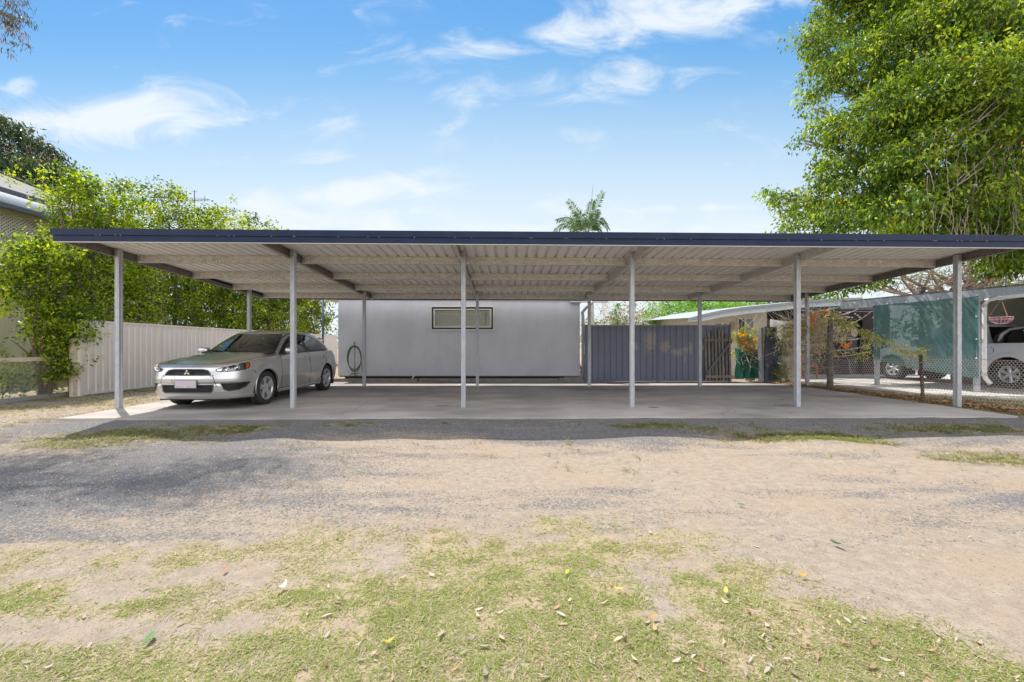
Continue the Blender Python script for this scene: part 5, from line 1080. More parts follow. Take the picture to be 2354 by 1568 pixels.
    # number plate
    pm = mat('plate', (.48, .41, .45), .5); mb = MB(); mb.box(-.186, .186, -.016, -.008, .405, .540); npo = obj('number_plate', mb, pm, car); mb = MB(); frame(mb, -.190, .190, .401, .544, .006, -.019, -.006); obj('plate_frame', mb, mat('plate_frame', (.20, .19, .20), .4), npo)
    mb = MB(); mb.box(-.183, .183, -.0168, -.0155, .409, .437); obj('plate_strip', mb, mat('plate_pale', (.62, .58, .62), .5), npo)
    tm_ = text_mesh('QUEENSLAND - SUNSHINE STATE', .0235, .0005); tm_.materials.append(blk); to = obj('lettering', tm_, None, npo); to.location = (0, -.0178, .4225); to.rotation_euler = (R(90), 0, 0)
    # headlights
    for sd in (1, -1):
        hlo = sub('headlight', lo, hl, lens, one=sd)
        bk = sub('reflector', lo, hl, mat('lamp_bowl', (.22, .225, .235), .22, .6), push=.045, one=sd, parent=hlo)
        for (a_, z_, r_, dd) in ((.66, .722, .040, .02), (.835, .745, .050, .02)):
            i_ = np.argmin(abs(arc-a_)); p_ = plan[i_]; n_ = nrm[i_]; mb = MB(); q_ = (sd*(p_[0]-n_[0]*.04), p_[1]-n_[1]*.04+.015)
            mb.lathe([(-.012, r_), (-.014, r_-.006), (.01, r_*.6), (.015, .001)], 20, 'y', (q_[0], q_[1], z_)); mb.sphere((q_[0], q_[1]-.005, z_), r_*.45, 10, 7); obj('lamp', mb, chrome, hlo, smooth=True)
        amb = inpoly(ca, cz, [(1.005, .722), (1.055, .735), (1.095, .77), (1.10, .815), (1.065, .825), (1.02, .815)]); sub('indicator', lo, amb, mat('amber', (.75, .16, .03), .25), push=.006, one=sd, parent=hlo)
        par = inpoly(ca, cz, [(.485, .700), (.56, .69), (.58, .735), (.50, .725)]); sub('side_lamp', lo, par, chrome, push=.008, one=sd, parent=hlo)
        edge = hl & ~(np.roll(hl, 1, 0) & np.roll(hl, -1, 0) & np.roll(hl, 1, 1) & np.roll(hl, -1, 1)); sub('seal', lo, edge, blk, push=-.001, one=sd, parent=hlo)
        sub('tail_light', lo, tl, mat('red_lens', (.30, .01, .015), .12), one=sd)
        # mirror
        mr_ = MB(); n1_, n2_ = 14, 12; vs = []
        for i in range(n1_+1):
            th = math.pi*i/n1_
            for k in range(n2_):
                a_ = 2*math.pi*k/n2_; ss = lambda v, p_: math.copysign(abs(v)**p_, v); vs.append((sd*(.93+.115*ss(math.cos(th), .7)), 1.70+.075*ss(math.sin(th), .7)*ss(math.cos(a_), .8), 1.035+.068*ss(math.sin(th), .6)*ss(math.sin(a_), .75)))
        mr_.add(vs, [(i*n2_+k, i*n2_+(k+1) % n2_, (i+1)*n2_+(k+1) % n2_, (i+1)*n2_+k) for i in range(n1_) for k in range(n2_)]); mo = obj('mirror', mr_, silver, car, smooth=True)
        mb = MB(); mb.bar((sd*.76, 1.70, .955), (sd*.86, 1.70, .975), .08, .035); mb.prism([(1.56, .945), (1.86, .945), (1.86, 1.10)], sd*.745, sd*.772, 'x'); obj('mirror_stalk', mb, blk, mo)
        mb = MB(); mb.box(sd*.84, sd*1.03, 1.765, 1.775, .98, 1.09); obj('mirror_glass', mb, chrome, mo)
        # door handles
        for hs2 in (2.52, 3.48):
            mb = MB(); i_ = np.argmin(abs(s-hs2)); xo_ = lo[i_, np.argmin(abs(Z[i_]-.845)), 0]
            mb.tube([(sd*(xo_-.005), hs2-.095, .845), (sd*(xo_+.028), hs2-.07, .848), (sd*(xo_+.032), hs2+.05, .853), (sd*(xo_-.005), hs2+.095, .856)], .013, 8); ho = obj('door_handle', mb, silver, car, smooth=True)
            mb = MB(); mb.sphere((sd*(xo_-.012), hs2-.01, .850), .045, 12, 8, sc3=(.32, 1.1, .95)); obj('handle_cup', mb, mat('cup_dark', (.14, .14, .14), .4, .3), ho, smooth=True)
        # rubbing crease along the doors, wheel liners, mud flaps
        for sc_ in (.94, 3.575):
            wheel(car, sd*.772, sc_, .326, .205, .222, sd)
            mb = MB(); n_ = 24; pr_ = [(sc_+.372*math.cos(math.pi*(k/n_*1.16-.08)), .325+.372*math.sin(math.pi*(k/n_*1.16-.08))) for k in range(n_+1)]
            vs = []; [vs.extend([(sd*.50, a, b), (sd*.868, a, b)]) for a, b in pr_]; mb.add(vs, [(2*k, 2*k+1, 2*k+3, 2*k+2) for k in range(n_)]); mb.add([(sd*.52, a, b) for a, b in pr_], [tuple(range(n_+1))]); obj('wheel_liner', mb, mat('liner', (.010, .010, .010), .9), car)
            mb = MB(); mb.tube([(sd*(.874 if sc_ < 2 else .872), a, b) for a, b in pr_ if b > .21], .008, 5); obj('arch_lip', mb, silver, car, smooth=True)
        for sc_ in (1.315, 3.96): mb = MB(); mb.box(sd*.70, sd*.875, sc_, sc_+.015, .10 if sc_ < 2 else .14, .33); obj('mud_flap', mb, blk, car)
    # wipers, washers, sill, underside, seats, wheel, spoiler
    for (xa, xb, ya, yb_) in ((.50, -.10, 1.325, 1.30), (-.05, -.60, 1.275, 1.40)):
        mb = MB(); mb.tube([(xa, ya-.04, 1.005), ((xa+xb)/2, (ya+yb_)/2-.03, 1.035), (xb, yb_-.02, 1.04)], .009, 5); mb.tube([(xa-.1, ya-.01, 1.015), (xb-.02, yb_, 1.045)], .007, 5); obj('wiper', mb, blk, car, smooth=True)
    mb = MB(); mb.prism([(-.70, 1.36), (-.5, 1.255), (0, 1.185), (.5, 1.255), (.70, 1.36), (.6, 1.42), (0, 1.30), (-.6, 1.42)], .985, 1.005, 'z'); obj('cowl', mb, blk, car)
    for x_ in (-.27, .27): mb = MB(); mb.sphere((x_, .98, .977), .012, 6, 4); obj('washer_jet', mb, blk, car)
    mb = MB(); mb.box(-.70, .70, .45, 4.15, .18, .24); obj('underbody', mb, blk, car)
    mb = MB(); mb.box(-.62, .62, .20, .24, .17, .225); obj('front_lip', mb, blk, car)
    seat = mat('seat_cloth', (.07, .075, .085), .9)
    for sd in (1, -1):
        mb = MB(); mb.box(sd*.14, sd*.60, 2.35, 2.45, .9, 1.16, rot=Matrix.Rotation(R(-12), 3, 'X')); mb.box(sd*.25, sd*.49, 2.47, 2.55, 1.17, 1.32, rot=Matrix.Rotation(R(-8), 3, 'X')); obj('front_seat', mb, seat, car)
        mb = MB(); mb.box(sd*.10, sd*.62, 3.25, 3.37, .9, 1.14); mb.box(sd*.26, sd*.48, 3.32, 3.40, 1.14, 1.26); obj('rear_seat', mb, seat, car)
    mb = MB(); mb.tube([(-.37+.18*math.cos(k/16*6.283), 1.86-.06*math.sin(k/16*6.283), 1.07+.165*math.sin(k/16*6.283)) for k in range(16)], .014, 6, closed=True); mb.box(-.45, -.29, 1.85, 1.90, 1.04, 1.10); obj('steering_wheel', mb, blk, car)
    mb = MB(); mb.prism([(1.30, .98), (1.75, 1.0), (1.85, 1.06), (1.80, 1.075), (1.30, 1.01)], -.68, .68, 'x'); obj('dashboard', mb, dark_in, car)
    mb = MB(); mb.box(-.10, .10, 2.12, 2.16, 1.30, 1.36); obj('inside_mirror', mb, blk, car)
    mb = MB(); mb.prism([(3.98, 1.345), (4.27, 1.285), (4.28, 1.262), (4.0, 1.30)], -.50, .50, 'x'); obj('spoiler', mb, silver, car)
    mb = MB(); mb.tube([(.883, 1.62+.1*k, .715+.0125*k) for k in range(20)], .0045, 4); mb.tube([(-.883, 1.62+.1*k, .715+.0125*k) for k in range(20)], .0045, 4); 
    mb = MB(); mb.lathe([(-.001, .001), (-.001, .028)], 18, 'y', (-.28, -.0, .52)); tc_ = obj('tow_cover', mb, silver, car)
    rp_ = mat('repeater', (.6, .45, .25), .2)
    for x_ in (.868, -.868): mb = MB(); mb.sphere((x_, 1.40, .70), .016, 8, 5, sc3=(.5, 1.5, .8)); obj('side_repeater', mb, rp_, car)
    return car
build_hatch()

def build_ute():
    white = mat('white_paint_car', (.74, .75, .76), .25, coat=.6); q = thing('white_utility_vehicle', 'white dual cab utility vehicle parked behind the teal shade cloth', 'utility vehicle', (13.38, 15.55, .0)); q.rotation_euler = (0, 0, math.atan2(-.45, 2.95)*-1)
    # local: s runs from the nose (+y) to the tail (-y); y = -s
    L_ = 5.2; plan, _ = crom([(0, 0), (.4, .02), (.7, .12), (.82, .32), (.87, .7), (.885, 1.2), (.89, 2), (.89, 3), (.89, 4), (.885, 4.8), (.87, 5.1), (.80, 5.19), (.4, 5.2), (0, 5.2)], 800); plan = arcs(plan, 330); s = plan[:, 1]
    tg = np.gradient(plan, axis=0); tg /= np.linalg.norm(tg, axis=1)[:, None]; nrm = np.stack([tg[:, 1], -tg[:, 0]], -1)
    zs = np.interp(s, [0, .3, .8, 1.5, 2.5, 3.3, 3.9, 5.2], [.93, .98, 1.06, 1.10, 1.14, 1.18, 1.20, 1.20]); zbt = np.interp(s, [0, .5, 1.5, 3, 4.6, 5.2], [.42, .38, .42, .42, .50, .58]); T = np.linspace(0, 1, 50)
    Z = zbt[:, None]+(zs-zbt)[:, None]*T; off_ = np.interp(Z, [.4, .5, .75, .95, 1.1, 1.2], [.05, .02, .0, .01, .035, .06])
    for sc_ in (.95, 3.98): rr_ = np.hypot(s[:, None]-sc_, Z-.38); off_ -= .03*(1/(1+np.exp((rr_-.56)/.012)))*np.clip(nrm[:, :1], 0, 1)
    lo = np.stack([plan[:, 0][:, None]-nrm[:, :1]*off_, -(plan[:, 1][:, None]-nrm[:, 1:]*off_), Z], -1); lo[0, :, 0] = 0; lo[-1, :, 0] = 0
    C = cells(lo); cs = -C[..., 1]; cz = C[..., 2]; cx = C[..., 0]; keep = ~(((np.hypot(cs-.95, cz-.38) < .45) | (np.hypot(cs-3.98, cz-.38) < .45)) & (cx > .5)); mi = np.zeros(cs.shape, int)
    for a in (1.55, 2.55, 3.42): mi[(abs(cs-a) < .008) & (cx > .6)] = 1
    rr_ = np.hypot(cs-3.55, cz-1.0); mi[(rr_ > .095) & (rr_ < .105) & (cx > .6)] = 1
    D = []; sk = np.linspace(.03, 5.17, 120); wk = np.interp(sk, lo[:, -1, 1][::1]*-1, lo[:, -1, 0]) if False else np.interp(sk, np.sort(-lo[:, -1, 1]), lo[np.argsort(-lo[:, -1, 1]), -1, 0]); zk = np.interp(sk, [0, .3, .8, 1.5, 2.5, 3.3, 3.9, 5.2], [.93, .98, 1.06, 1.10, 1.14, 1.18, 1.20, 1.20]); qv = np.linspace(0, 1, 12)
    Dv = np.zeros((120, 12, 3)); Dv[..., 0] = wk[:, None]*qv; Dv[..., 1] = -sk[:, None]; Dv[..., 2] = zk[:, None]+.04*(1-qv**3)*(sk[:, None] < 1.6); dm = np.zeros((119, 11), int)
    gb, gt2 = crom([(0, 1.25), (.4, 1.28), (.68, 1.42), (.78, 1.7), (.80, 2.4), (.80, 3.1), (.78, 3.42), (.60, 3.50), (.3, 3.5), (0, 3.5)], 160); gtp, _ = crom([(0, 2.02), (.3, 2.03), (.5, 2.08), (.58, 2.2), (.61, 2.6), (.61, 3.0), (.58, 3.22), (.5, 3.28), (.3, 3.3), (0, 3.3)], 160); tv = np.linspace(0, 1, 34)
    lp = gb[:, None]*(1-tv)[None, :, None]+gtp[:, None]*tv[None, :, None]; Gv = np.zeros((160, 34, 3)); Gv[..., 0] = lp[..., 0]+.02*np.sin(np.pi*tv)*(lp[..., 0] > .1); Gv[..., 1] = -lp[..., 1]; Gv[..., 2] = 1.08+.64*tv; Gv[0, :, 0] = 0; Gv[-1, :, 0] = 0
    Gc = cells(Gv); S_ = -Gc[..., 1]; Zc = Gc[..., 2]; gi = ((gt2[:-1]+gt2[1:])/2)[:, None]*np.ones(S_.shape); sd_ = (gi > 2.6) & (gi < 6.3)
    w_ = ((inpoly(S_, Zc, [(1.95, 1.2), (2.2, 1.5), (2.35, 1.62), (2.62, 1.64), (2.62, 1.2)]) | inpoly(S_, Zc, [(2.7, 1.2), (2.7, 1.64), (3.1, 1.62), (3.3, 1.3), (3.25, 1.2)])) & sd_) | ((gi < 2.3) & (Zc > 1.16) & (Zc < 1.68)) | ((gi > 7) & (Zc > 1.28) & (Zc < 1.66))
    rs = np.linspace(2.025, 3.295, 30); o2 = np.argsort(gtp[:, 1]); wr = np.interp(rs, gtp[o2, 1], gtp[o2, 0]); Rf = np.zeros((30, 12, 3)); Rf[..., 0] = wr[:, None]*qv; Rf[..., 1] = -rs[:, None]; Rf[..., 2] = 1.72+.05*(1-qv**3)*np.sin(np.pi*(rs-2.0)/1.31)[:, None]**.5
    parts = []
    for V_, m_, k_ in ((lo, mi, keep), (Dv, dm, np.ones((119, 11), bool)), (Gv, np.zeros(S_.shape, int), ~w_), (Rf, np.zeros((29, 11), int), np.ones((29, 11), bool))):
        parts.append((V_, m_, k_)); W2 = V_.copy(); W2[..., 0] *= -1; parts.append((W2, m_, k_))
    obj('body', join_me('body', parts, [white, gap]), None, q)
    obj('windows', join_me('windows', [(Gv, np.zeros(w_.shape, int), w_), (Gv*np.array([-1, 1, 1]), np.zeros(w_.shape, int), w_)], [mat('black_glass', (.015, .018, .022), .05)]), None, q)
    # dark canopy window with the sports bar over the tub
    mb = MB(); mb.prism([(-3.52, 1.20), (-3.56, 1.40), (-3.75, 1.55), (-4.6, 1.60), (-5.1, 1.50), (-5.15, 1.20)], -.70, .70, 'x'); obj('tub_canopy', mb, mat('black_canopy', (.012, .014, .018), .12), q)
    for sd in (1, -1):
        mb = MB(); mb.tube([(sd*.80, -3.72, 1.20), (sd*.79, -3.78, 1.42), (sd*.76, -3.92, 1.56), (sd*.74, -4.2, 1.62), (sd*.74, -4.5, 1.58), (sd*.76, -4.75, 1.45), (sd*.79, -4.98, 1.20)], .042, 10); obj('sports_bar', mb, mat('brushed_bar', (.55, .55, .54), .35, .8), q, smooth=True)
        for y_ in (-3.72, -4.98): mb = MB(); mb.box(sd*.74, sd*.86, y_-.09, y_+.09, 1.195, 1.225); obj('bar_foot', mb, blk, q)
        for sc_ in (.95, 3.98):
            wheel(q, sd*.77, -sc_, .38, .24, .225, sd, 6, .06); mb = MB(); n_ = 20; pr_ = [(-sc_+.45*math.cos(math.pi*k/n_), .38+.45*math.sin(math.pi*k/n_)) for k in range(n_+1)]
            vs = []; [vs.extend([(sd*.45, a, b), (sd*.88, a, b)]) for a, b in pr_]; mb.add(vs, [(2*k, 2*k+1, 2*k+3, 2*k+2) for k in range(n_)]); mb.add([(sd*.5, a, b) for a, b in pr_], [tuple(range(n_+1))]); obj('wheel_liner', mb, mat('liner2', (.01, .01, .01), .9), q)
            mb = MB(); mb.box(sd*.6, sd*.86, -sc_-.50, -sc_-.48, .2, .55); obj('mud_flap', mb, blk, q)
        mb = MB(); mb.box(sd*.80, sd*.90, -3.3, -1.6, .36, .41); obj('side_step', mb, mat('step', (.35, .35, .35), .4, .5), q)
        mb = MB(); mb.box(sd*.90, sd*1.08, -1.78, -1.66, 1.10, 1.32); obj('mirror', mb, white, q)
        for y_ in (-2.35, -3.2): mb = MB(); mb.tube([(sd*.87, y_-.1, 1.0), (sd*.90, y_, 1.005), (sd*.87, y_+.1, 1.01)], .015, 6); obj('door_handle', mb, white, q)
    mb = MB(); mb.box(-.75, .75, -5.0, -.3, .34, .55); obj('chassis', mb, blk, q)
    tm_ = text_mesh('TRITON', .11, .001); tm_.materials.append(mat('decal_white', (.7, .7, .7), .5)); to = obj('lettering', tm_, None, q); to.location = (-.703, -4.35, 1.49); to.rotation_euler = (R(90), 0, R(-90))
    return q
build_ute()
# ================= TREES AND PLANTS
LM = leaf_mat('leaf', .42, .35, (2.0, 1.9, .4), .5); bark = mat('grey_bark', (.20, .16, .13), .9, c2=(.12, .095, .08), scale=6, stretch=(1, 1, .3), bump=.4, bscale=14); barkb = mat('brown_bark', (.16, .10, .075), .9, c2=(.10, .065, .05), scale=6, bump=.3)
def clumps(r, blobs, n, shell=.5):
    wt_ = np.array([b[3]*b[4]*b[5]*(b[6] if len(b) > 6 else 1) for b in blobs]); wt_ = wt_/wt_.sum(); id_ = r.choice(len(blobs), n, p=wt_); B = np.array([b[:6] for b in blobs])[id_]
    d = r.normal(size=(n, 3)); d /= np.linalg.norm(d, axis=1)[:, None]; rad = shell+(1-shell)*r.random(n)**.7
    return B[:, :3]+d*rad[:, None]*B[:, 3:6], d, id_
def leaves(r, cen, dirs, per, cr, L, W, cols, droop=.5, out=.6, jit=.25, upl=0, cshade=None, fl=.9):
    m = len(cen); n = m*per; c = np.repeat(cen, per, 0); dd = np.repeat(dirs, per, 0)
    g = r.normal(size=(n, 3)); g /= np.linalg.norm(g, axis=1)[:, None]; csz = np.repeat(cr*(.6+.8*r.random(m)), per)
    p = c + g*(csz*r.random(n)**.45)[:, None]*np.array([1, 1, .8])
    d = r.normal(size=(n, 3))*.7 + g*out + dd*.3 + np.array([0, 0, -droop]); d /= np.linalg.norm(d, axis=1)[:, None]
    s = np.cross(d, r.normal(size=(n, 3))*fl + np.array([0, 0, 1.])); s /= (np.linalg.norm(s, axis=1)[:, None]+1e-6); nn = np.cross(s, d)
    l = (L*(.6+.7*r.random(n)))[:, None]; w_ = l*W
    V_ = np.stack([p, p+d*l*.45+s*w_*.5+nn*w_*.16, p+d*l-nn*l*.1, p+d*l*.45-s*w_*.5+nn*w_*.16], 1)
    ci = r.choice(len(cols), m, p=None); base = np.array(cols)[ci]*(1+jit*(r.random(m)-.5))[:, None]; cc = np.repeat(base, per, 0)
    alt = np.array(cols)[r.integers(0, len(cols), n)]; k = (r.random(n) < .22)[:, None]; cc = np.where(k, alt, cc)*(1+jit*(r.random(n)-.5))[:, None]
    return V_.reshape(-1, 3), cc
def foliage_obj(name, parent, sets, m=None, origin=(0, 0, 0)):
    V_ = np.concatenate([s_[0] for s_ in sets]); cc = np.concatenate([s_[1] for s_ in sets]); Q = np.arange(len(V_)).reshape(-1, 4)
    return obj(name, np_mesh(name, V_-np.array(origin), Q, [m or LM], col=np.repeat(cc, 4, 0)), None, parent)
def limb(mb, r, a, b, r0, r1, n=6, wob=.12, sides=6, sag=0):
    a = np.array(a, float); b = np.array(b, float); L = np.linalg.norm(b-a); pts = []
    o1 = r.normal(size=3)*wob*L*.5; 
    for k in range(n+1): f = k/n; p = a+(b-a)*f + o1*math.sin(math.pi*f)*.6 + r.normal(size=3)*wob*L*.10*(0 < k < n); p[2] += sag*math.sin(math.pi*f); pts.append(tuple(p))
    mb.tube(pts, [r0+(r1-r0)*k/n for k in range(n+1)], sides); return pts
G_HEDGE = [(.17, .25, .012), (.28, .37, .015), (.045, .09, .012), (.40, .46, .02), (.07, .13, .015)]
# ---- hedge trees behind the cream fence
rg_ = np.random.default_rng(31); hedge_labels = ['leafy hedge tree nearest the camera leaning over the chain link fence', 'tall bright green hedge tree at the front end of the cream fence', 'hedge tree rising behind the left end of the carport fascia', 'hedge tree with brown forked stems behind the first carport bay', 'hedge tree behind the bonnet of the silver car', 'hedge tree rising above the roof of the silver car', 'thin topped hedge tree near the middle of the cream fence', 'hedge tree behind the slim blue pole', 'farthest hedge tree beside the corner of the grey building', 'sparse topped hedge tree showing over the fascia']
HT = [(-10.42, 9.7, 3.25, .54, 3400, .1), (-10.95, 10.75, 5.2, .80, 6200, .6), (-11.3, 12.6, 5.5, 1.05, 5200, .9), (-11.4, 14.5, 6.1, 1.1, 4800, 1.0), (-11.6, 16.4, 6.1, 1.1, 4300, 1.1), (-11.9, 18.6, 6.6, 1.2, 4000, 1.2), (-12.1, 21.0, 6.6, 1.2, 3400, 1.2), (-12.3, 23.5, 6.0, 1.3, 3000, 1.2), (-12.4, 26.5, 6.5, 1.4, 3000, 1.2)]
for i, (x, y, h, rad, nl, zl) in enumerate(HT):
    r = np.random.default_rng(100+i); root = thing('hedge_tree', hedge_labels[i], 'tree', (x, y, 0), group='hedge trees behind the cream fence')
    mb = MB(); blobs = []; ns = 3 if i else 4
    for k in range(ns):
        a = r.random()*6.28; b = (math.cos(a)*rad*.5, math.sin(a)*rad*.6, h*(.55+.1*r.random())); p_ = limb(mb, r, (.08*math.cos(a), .08*math.sin(a), 0), b, .055, .03, 6, .10)
        for j in range(3): a2 = r.random()*6.28; e = (b[0]+math.cos(a2)*rad*.45, b[1]+math.sin(a2)*rad*.45, h*(.72+.25*r.random())); limb(mb, r, b, e, .03, .008, 4, .12, 5)
        for j in range(2): q_ = p_[2+j]; a2 = r.random()*6.28; limb(mb, r, q_, (q_[0]+math.cos(a2)*rad*.7, q_[1]+math.sin(a2)*rad*.7, q_[2]+.3+.5*r.random()), .02, .006, 4, .15, 4)
    obj('trunk', mb, barkb, root, smooth=True)
    zz = zl
    while zz < h-.3:
        f = (zz-zl)/(h-zl); rr_ = rad*((.95 if i == 0 else .75)+.35*math.sin(math.pi*min(f*1.1, 1)))*(1.0 if f < .75 else 1.0-.55*(f-.75)/.25)
        blobs.append((.15*r.normal(), .25*r.normal(), zz+.35, rr_*.85, rr_*1.0, .55, 1.0 if f > .25 else .9)); zz += .6
    cen, d, id_ = clumps(r, blobs, int(nl/(9.5 if i < 2 else 7.5)), .35)
    cols = G_HEDGE if i < 3 else [tuple(v*(.95-.02*i) for v in c) for c in G_HEDGE]
    # loose sprigs on top
    ntop = 26; tc_ = np.stack([r.normal(size=ntop)*rad*.55, r.normal(size=ntop)*rad*.7, h-.25+.42*r.random(ntop)], -1); 
    for p in tc_[:10]: limb(mb2 if False else mb, r, (p[0]*.7, p[1]*.7, p[2]-.6), p, .008, .003, 3, .1, 3) if False else None
    cen = np.concatenate([cen, tc_]); d = np.concatenate([d, np.tile([[0, 0, 1.]], (ntop, 1))])
    per = 26 if i < 3 else 22; Ls = .085 if i < 4 else .095+.005*i
    foliage_obj('crown', root, [leaves(r, cen, d, per, .20+.008*i, Ls, .55, cols, droop=.15, out=.5, jit=.55)])
# extra low spray of the nearest tree over the rail, as part of a shrub
r = np.random.default_rng(5); sh = thing('leafy_shrub', 'low leafy shrub growing through the chain link fence at the far left', 'shrub', (-10.65, 8.2, 0)); mb = MB()
for k in range(7): limb(mb, r, (.1*r.normal(), -.9+.3*k, 0), (.25*r.normal(), -1.0+.35*k, 1.0+.4*r.random()), .014, .005, 5, .12, 5)
obj('stem', mb, barkb, sh); cen, d, _ = clumps(r, [(0, -.6, .55, .42, .8, .55), (.05, .35, .6, .45, .8, .55), (-.1, .1, 1.0, .4, 1.0, .35, .6)], 380, .2); foliage_obj('foliage', sh, [leaves(r, cen, d, 20, .17, .055, .55, G_HEDGE, droop=.1)])
r = np.random.default_rng(8); sh = thing('leafy_shrub', 'bushy green shoots hanging over the front end of the cream fence', 'shrub', (-10.15, 9.7, 0)); mb = MB(); [limb(mb, r, (-.3, .1, 0), (.05+.2*r.random(), .3*r.normal(), .4+.3*k), .012, .005, 5, .12, 5) for k in range(5)]
obj('stem', mb, barkb, sh); cen, d, _ = clumps(r, [(0.02, 0, .75, .30, .35, .5), (-.05, .0, 1.45, .38, .4, .5), (.12, .1, .5, .2, .2, .15)], 200, .2); foliage_obj('foliage', sh, [leaves(r, cen, d, 20, .15, .055, .55, G_HEDGE, droop=.1)])
# ---- thin tree behind the middle of the hedge
# ---- mango tree, far left
r = np.random.default_rng(40); root = thing('mango_tree', 'huge dark rounded mango tree with pinkish new growth behind the cream house', 'tree', (-32, 27, 0)); mb = MB(); limb(mb, r, (0, 0, 0), (0, 0, 5), .5, .4, 5, .03, 10)
blobs = [(-.3, 0, 9.6, 3.9, 5.0, 5.9), (2.6, -.5, 8.3, 3.1, 4, 4.3), (-3, 0, 9.4, 4.5, 4.5, 5.4), (1.5, -1, 5.5, 4, 4, 3)]
for b in blobs[:3]: limb(mb, r, (0, 0, 4.6), b[:3], .3, .1, 5, .08, 8)
obj('trunk', mb, bark, root, smooth=True)
cen, d, _ = clumps(r, blobs, 6500, .82); G_M = [(.022, .048, .022), (.034, .065, .028), (.018, .038, .024), (.04, .08, .018)]
S1 = leaves(r, cen, d, 13, .42, .30, .30, G_M, droop=1.3, out=.3); kk = r.random(len(cen)) < .35; S2 = leaves(r, cen[kk]+d[kk]*.3, d[kk], 6, .22, .18, .22, [(.36, .22, .15), (.30, .20, .12), (.42, .28, .2)], droop=-.2, out=.7); foliage_obj('crown', root, [S1, S2], leaf_mat('mango_leaf', .25, .35, (1.5, 1.8, .4), .6))
# ---- big fig, right
r = np.random.default_rng(50); root = thing('fig_tree', 'large spreading fig tree with hanging aerial roots filling the upper right', 'tree', (14.6, 11.8, 0)); mb = MB()
tp = (-.4, -.6, 4.2); limb(mb, r, (0, 0, -.1), tp, .55, .42, 6, .03, 12)
def BL(px, py, d, rx, rz, ry=None, k=1): a = P(px, py, d); return (a[0]-14.6, a[1]-11.8, a[2], rx, ry or rx, rz, k)
blobs = [BL(1905,115,12.2,.75,.75), BL(1850,90,12.2,.5,.35), BL(1950,20,12.6,1.0,.6), BL(1890,190,11.6,.55,.55), BL(1990,150,11.2,.9,.7), BL(1930,300,11,.75,.65), BL(2030,280,10.2,.9,.8), BL(1915,395,11,.62,.5), BL(2010,400,10.4,.8,.7),
         BL(1960,490,10.8,1.0,.55), BL(1840,465,11.4,.75,.38), BL(1775,452,11.6,.40,.20,None,.9), BL(1850,520,11.4,.75,.35), BL(2130,100,10.5,1.1,1.0), BL(2260,60,9.8,1.1,.9), BL(2130,230,9.8,1.0,.9), BL(2250,190,9.2,1.0,.8), BL(2120,370,9.6,.9,.8), BL(2230,440,9.4,.9,.7), BL(2080,480,9.8,.9,.55), BL(2330,330,9.0,.7,.9), BL(2330,500,9.2,.8,.5), BL(2180,520,10,.9,.5),
         BL(2420,200,9.5,1.4,1.6), BL(2450,450,10,1.3,1.0), BL(2080,30,11.5,1.2,.9), BL(2180,-80,11.5,1.8,1.0), BL(2000,-70,12,1.3,.8), BL(2420,-60,10.5,1.8,1.2), BL(2320,590,10.6,.75,.45), BL(1840,320,11.8,.32,.14,None,.5), BL(1870,250,11.6,.4,.3,None,.7), BL(2050,560,12.3,1.1,.4), BL(1905,610,13.2,.75,.30,None,1.3), BL(1990,645,13.6,.6,.24,None,1.2), BL(1925,665,13.8,.5,.22,None,1.2), BL(2050,600,13.0,.8,.35,None,1.2), BL(1850,640,13.5,.5,.2,None,1.2), BL(2330,600,9.6,.6,.4,None,1)]
for b in blobs:
    if b[2] < 3.6: limb(mb, r, (b[0]+.3, b[1]-.4, b[2]+1.5), b[:3], .02, .008, 5, .1, 5); continue
    L0 = np.linalg.norm(np.array(b[:3])-np.array(tp)); mid_ = (tp[0]*.55+b[0]*.45, tp[1]*.55+b[1]*.45, tp[2]*.5+b[2]*.5+.3); limb(mb, r, tp, mid_, .10+.012*L0, .06, 4, .08, 7); pts_ = limb(mb, r, mid_, b[:3], .06, .02, 5, .10, 6)
    for k in range(5):
        dd = r.normal(size=3); dd /= np.linalg.norm(dd); limb(mb, r, pts_[-2], (b[0]+dd[0]*b[3]*.8, b[1]+dd[1]*b[4]*.8, b[2]+dd[2]*b[5]*.8), .016, .005, 4, .15, 4)
obj('trunk', mb, mat('fig_bark', (.30, .27, .23), .85, c2=(.20, .17, .14), scale=6, bump=.3), root, smooth=True)
mb = MB()
for k in range(90):
    px = 2110+240*r.random()**.8; py = 300+230*r.random(); a = P(px, py, 8.7+.7*r.random()); a = np.array(a)-np.array([14.6, 11.8, 0]); ln_ = .35+.7*r.random(); limb(mb, r, a, (a[0]+.12*r.normal(), a[1]+.1*r.normal(), a[2]-ln_), .006, .003, 6, .12, 4)
for k in range(16):
    a = np.array(P(2150+200*r.random(), 250+200*r.random(), 8.9))-np.array([14.6, 11.8, 0]); limb(mb, r, a, a+np.array([.8+.6*r.random(), .1, .5+.7*r.random()]), .009, .018, 6, .10, 5)
obj('aerial_root', mb, mat('pale_root', (.27, .22, .18), .8), root)
cen, d, _ = clumps(r, blobs, 6800, .35); G_F = [(.12, .20, .018), (.19, .28, .02), (.05, .10, .015), (.28, .36, .025), (.08, .15, .02)]
S1 = leaves(r, cen, d, 24, .25, .108, .46, G_F, droop=1.1, out=.35, fl=.7, jit=.6); kk = r.random(len(cen)) < .14; S2 = leaves(r, cen[kk], d[kk], 2, .3, .06, .5, [(.65, .38, .04), (.7, .25, .04)], droop=1.0)
foliage_obj('crown', root, [S1, S2], leaf_mat('fig_leaf', .42, .42, (2.1, 1.9, .3), .4))
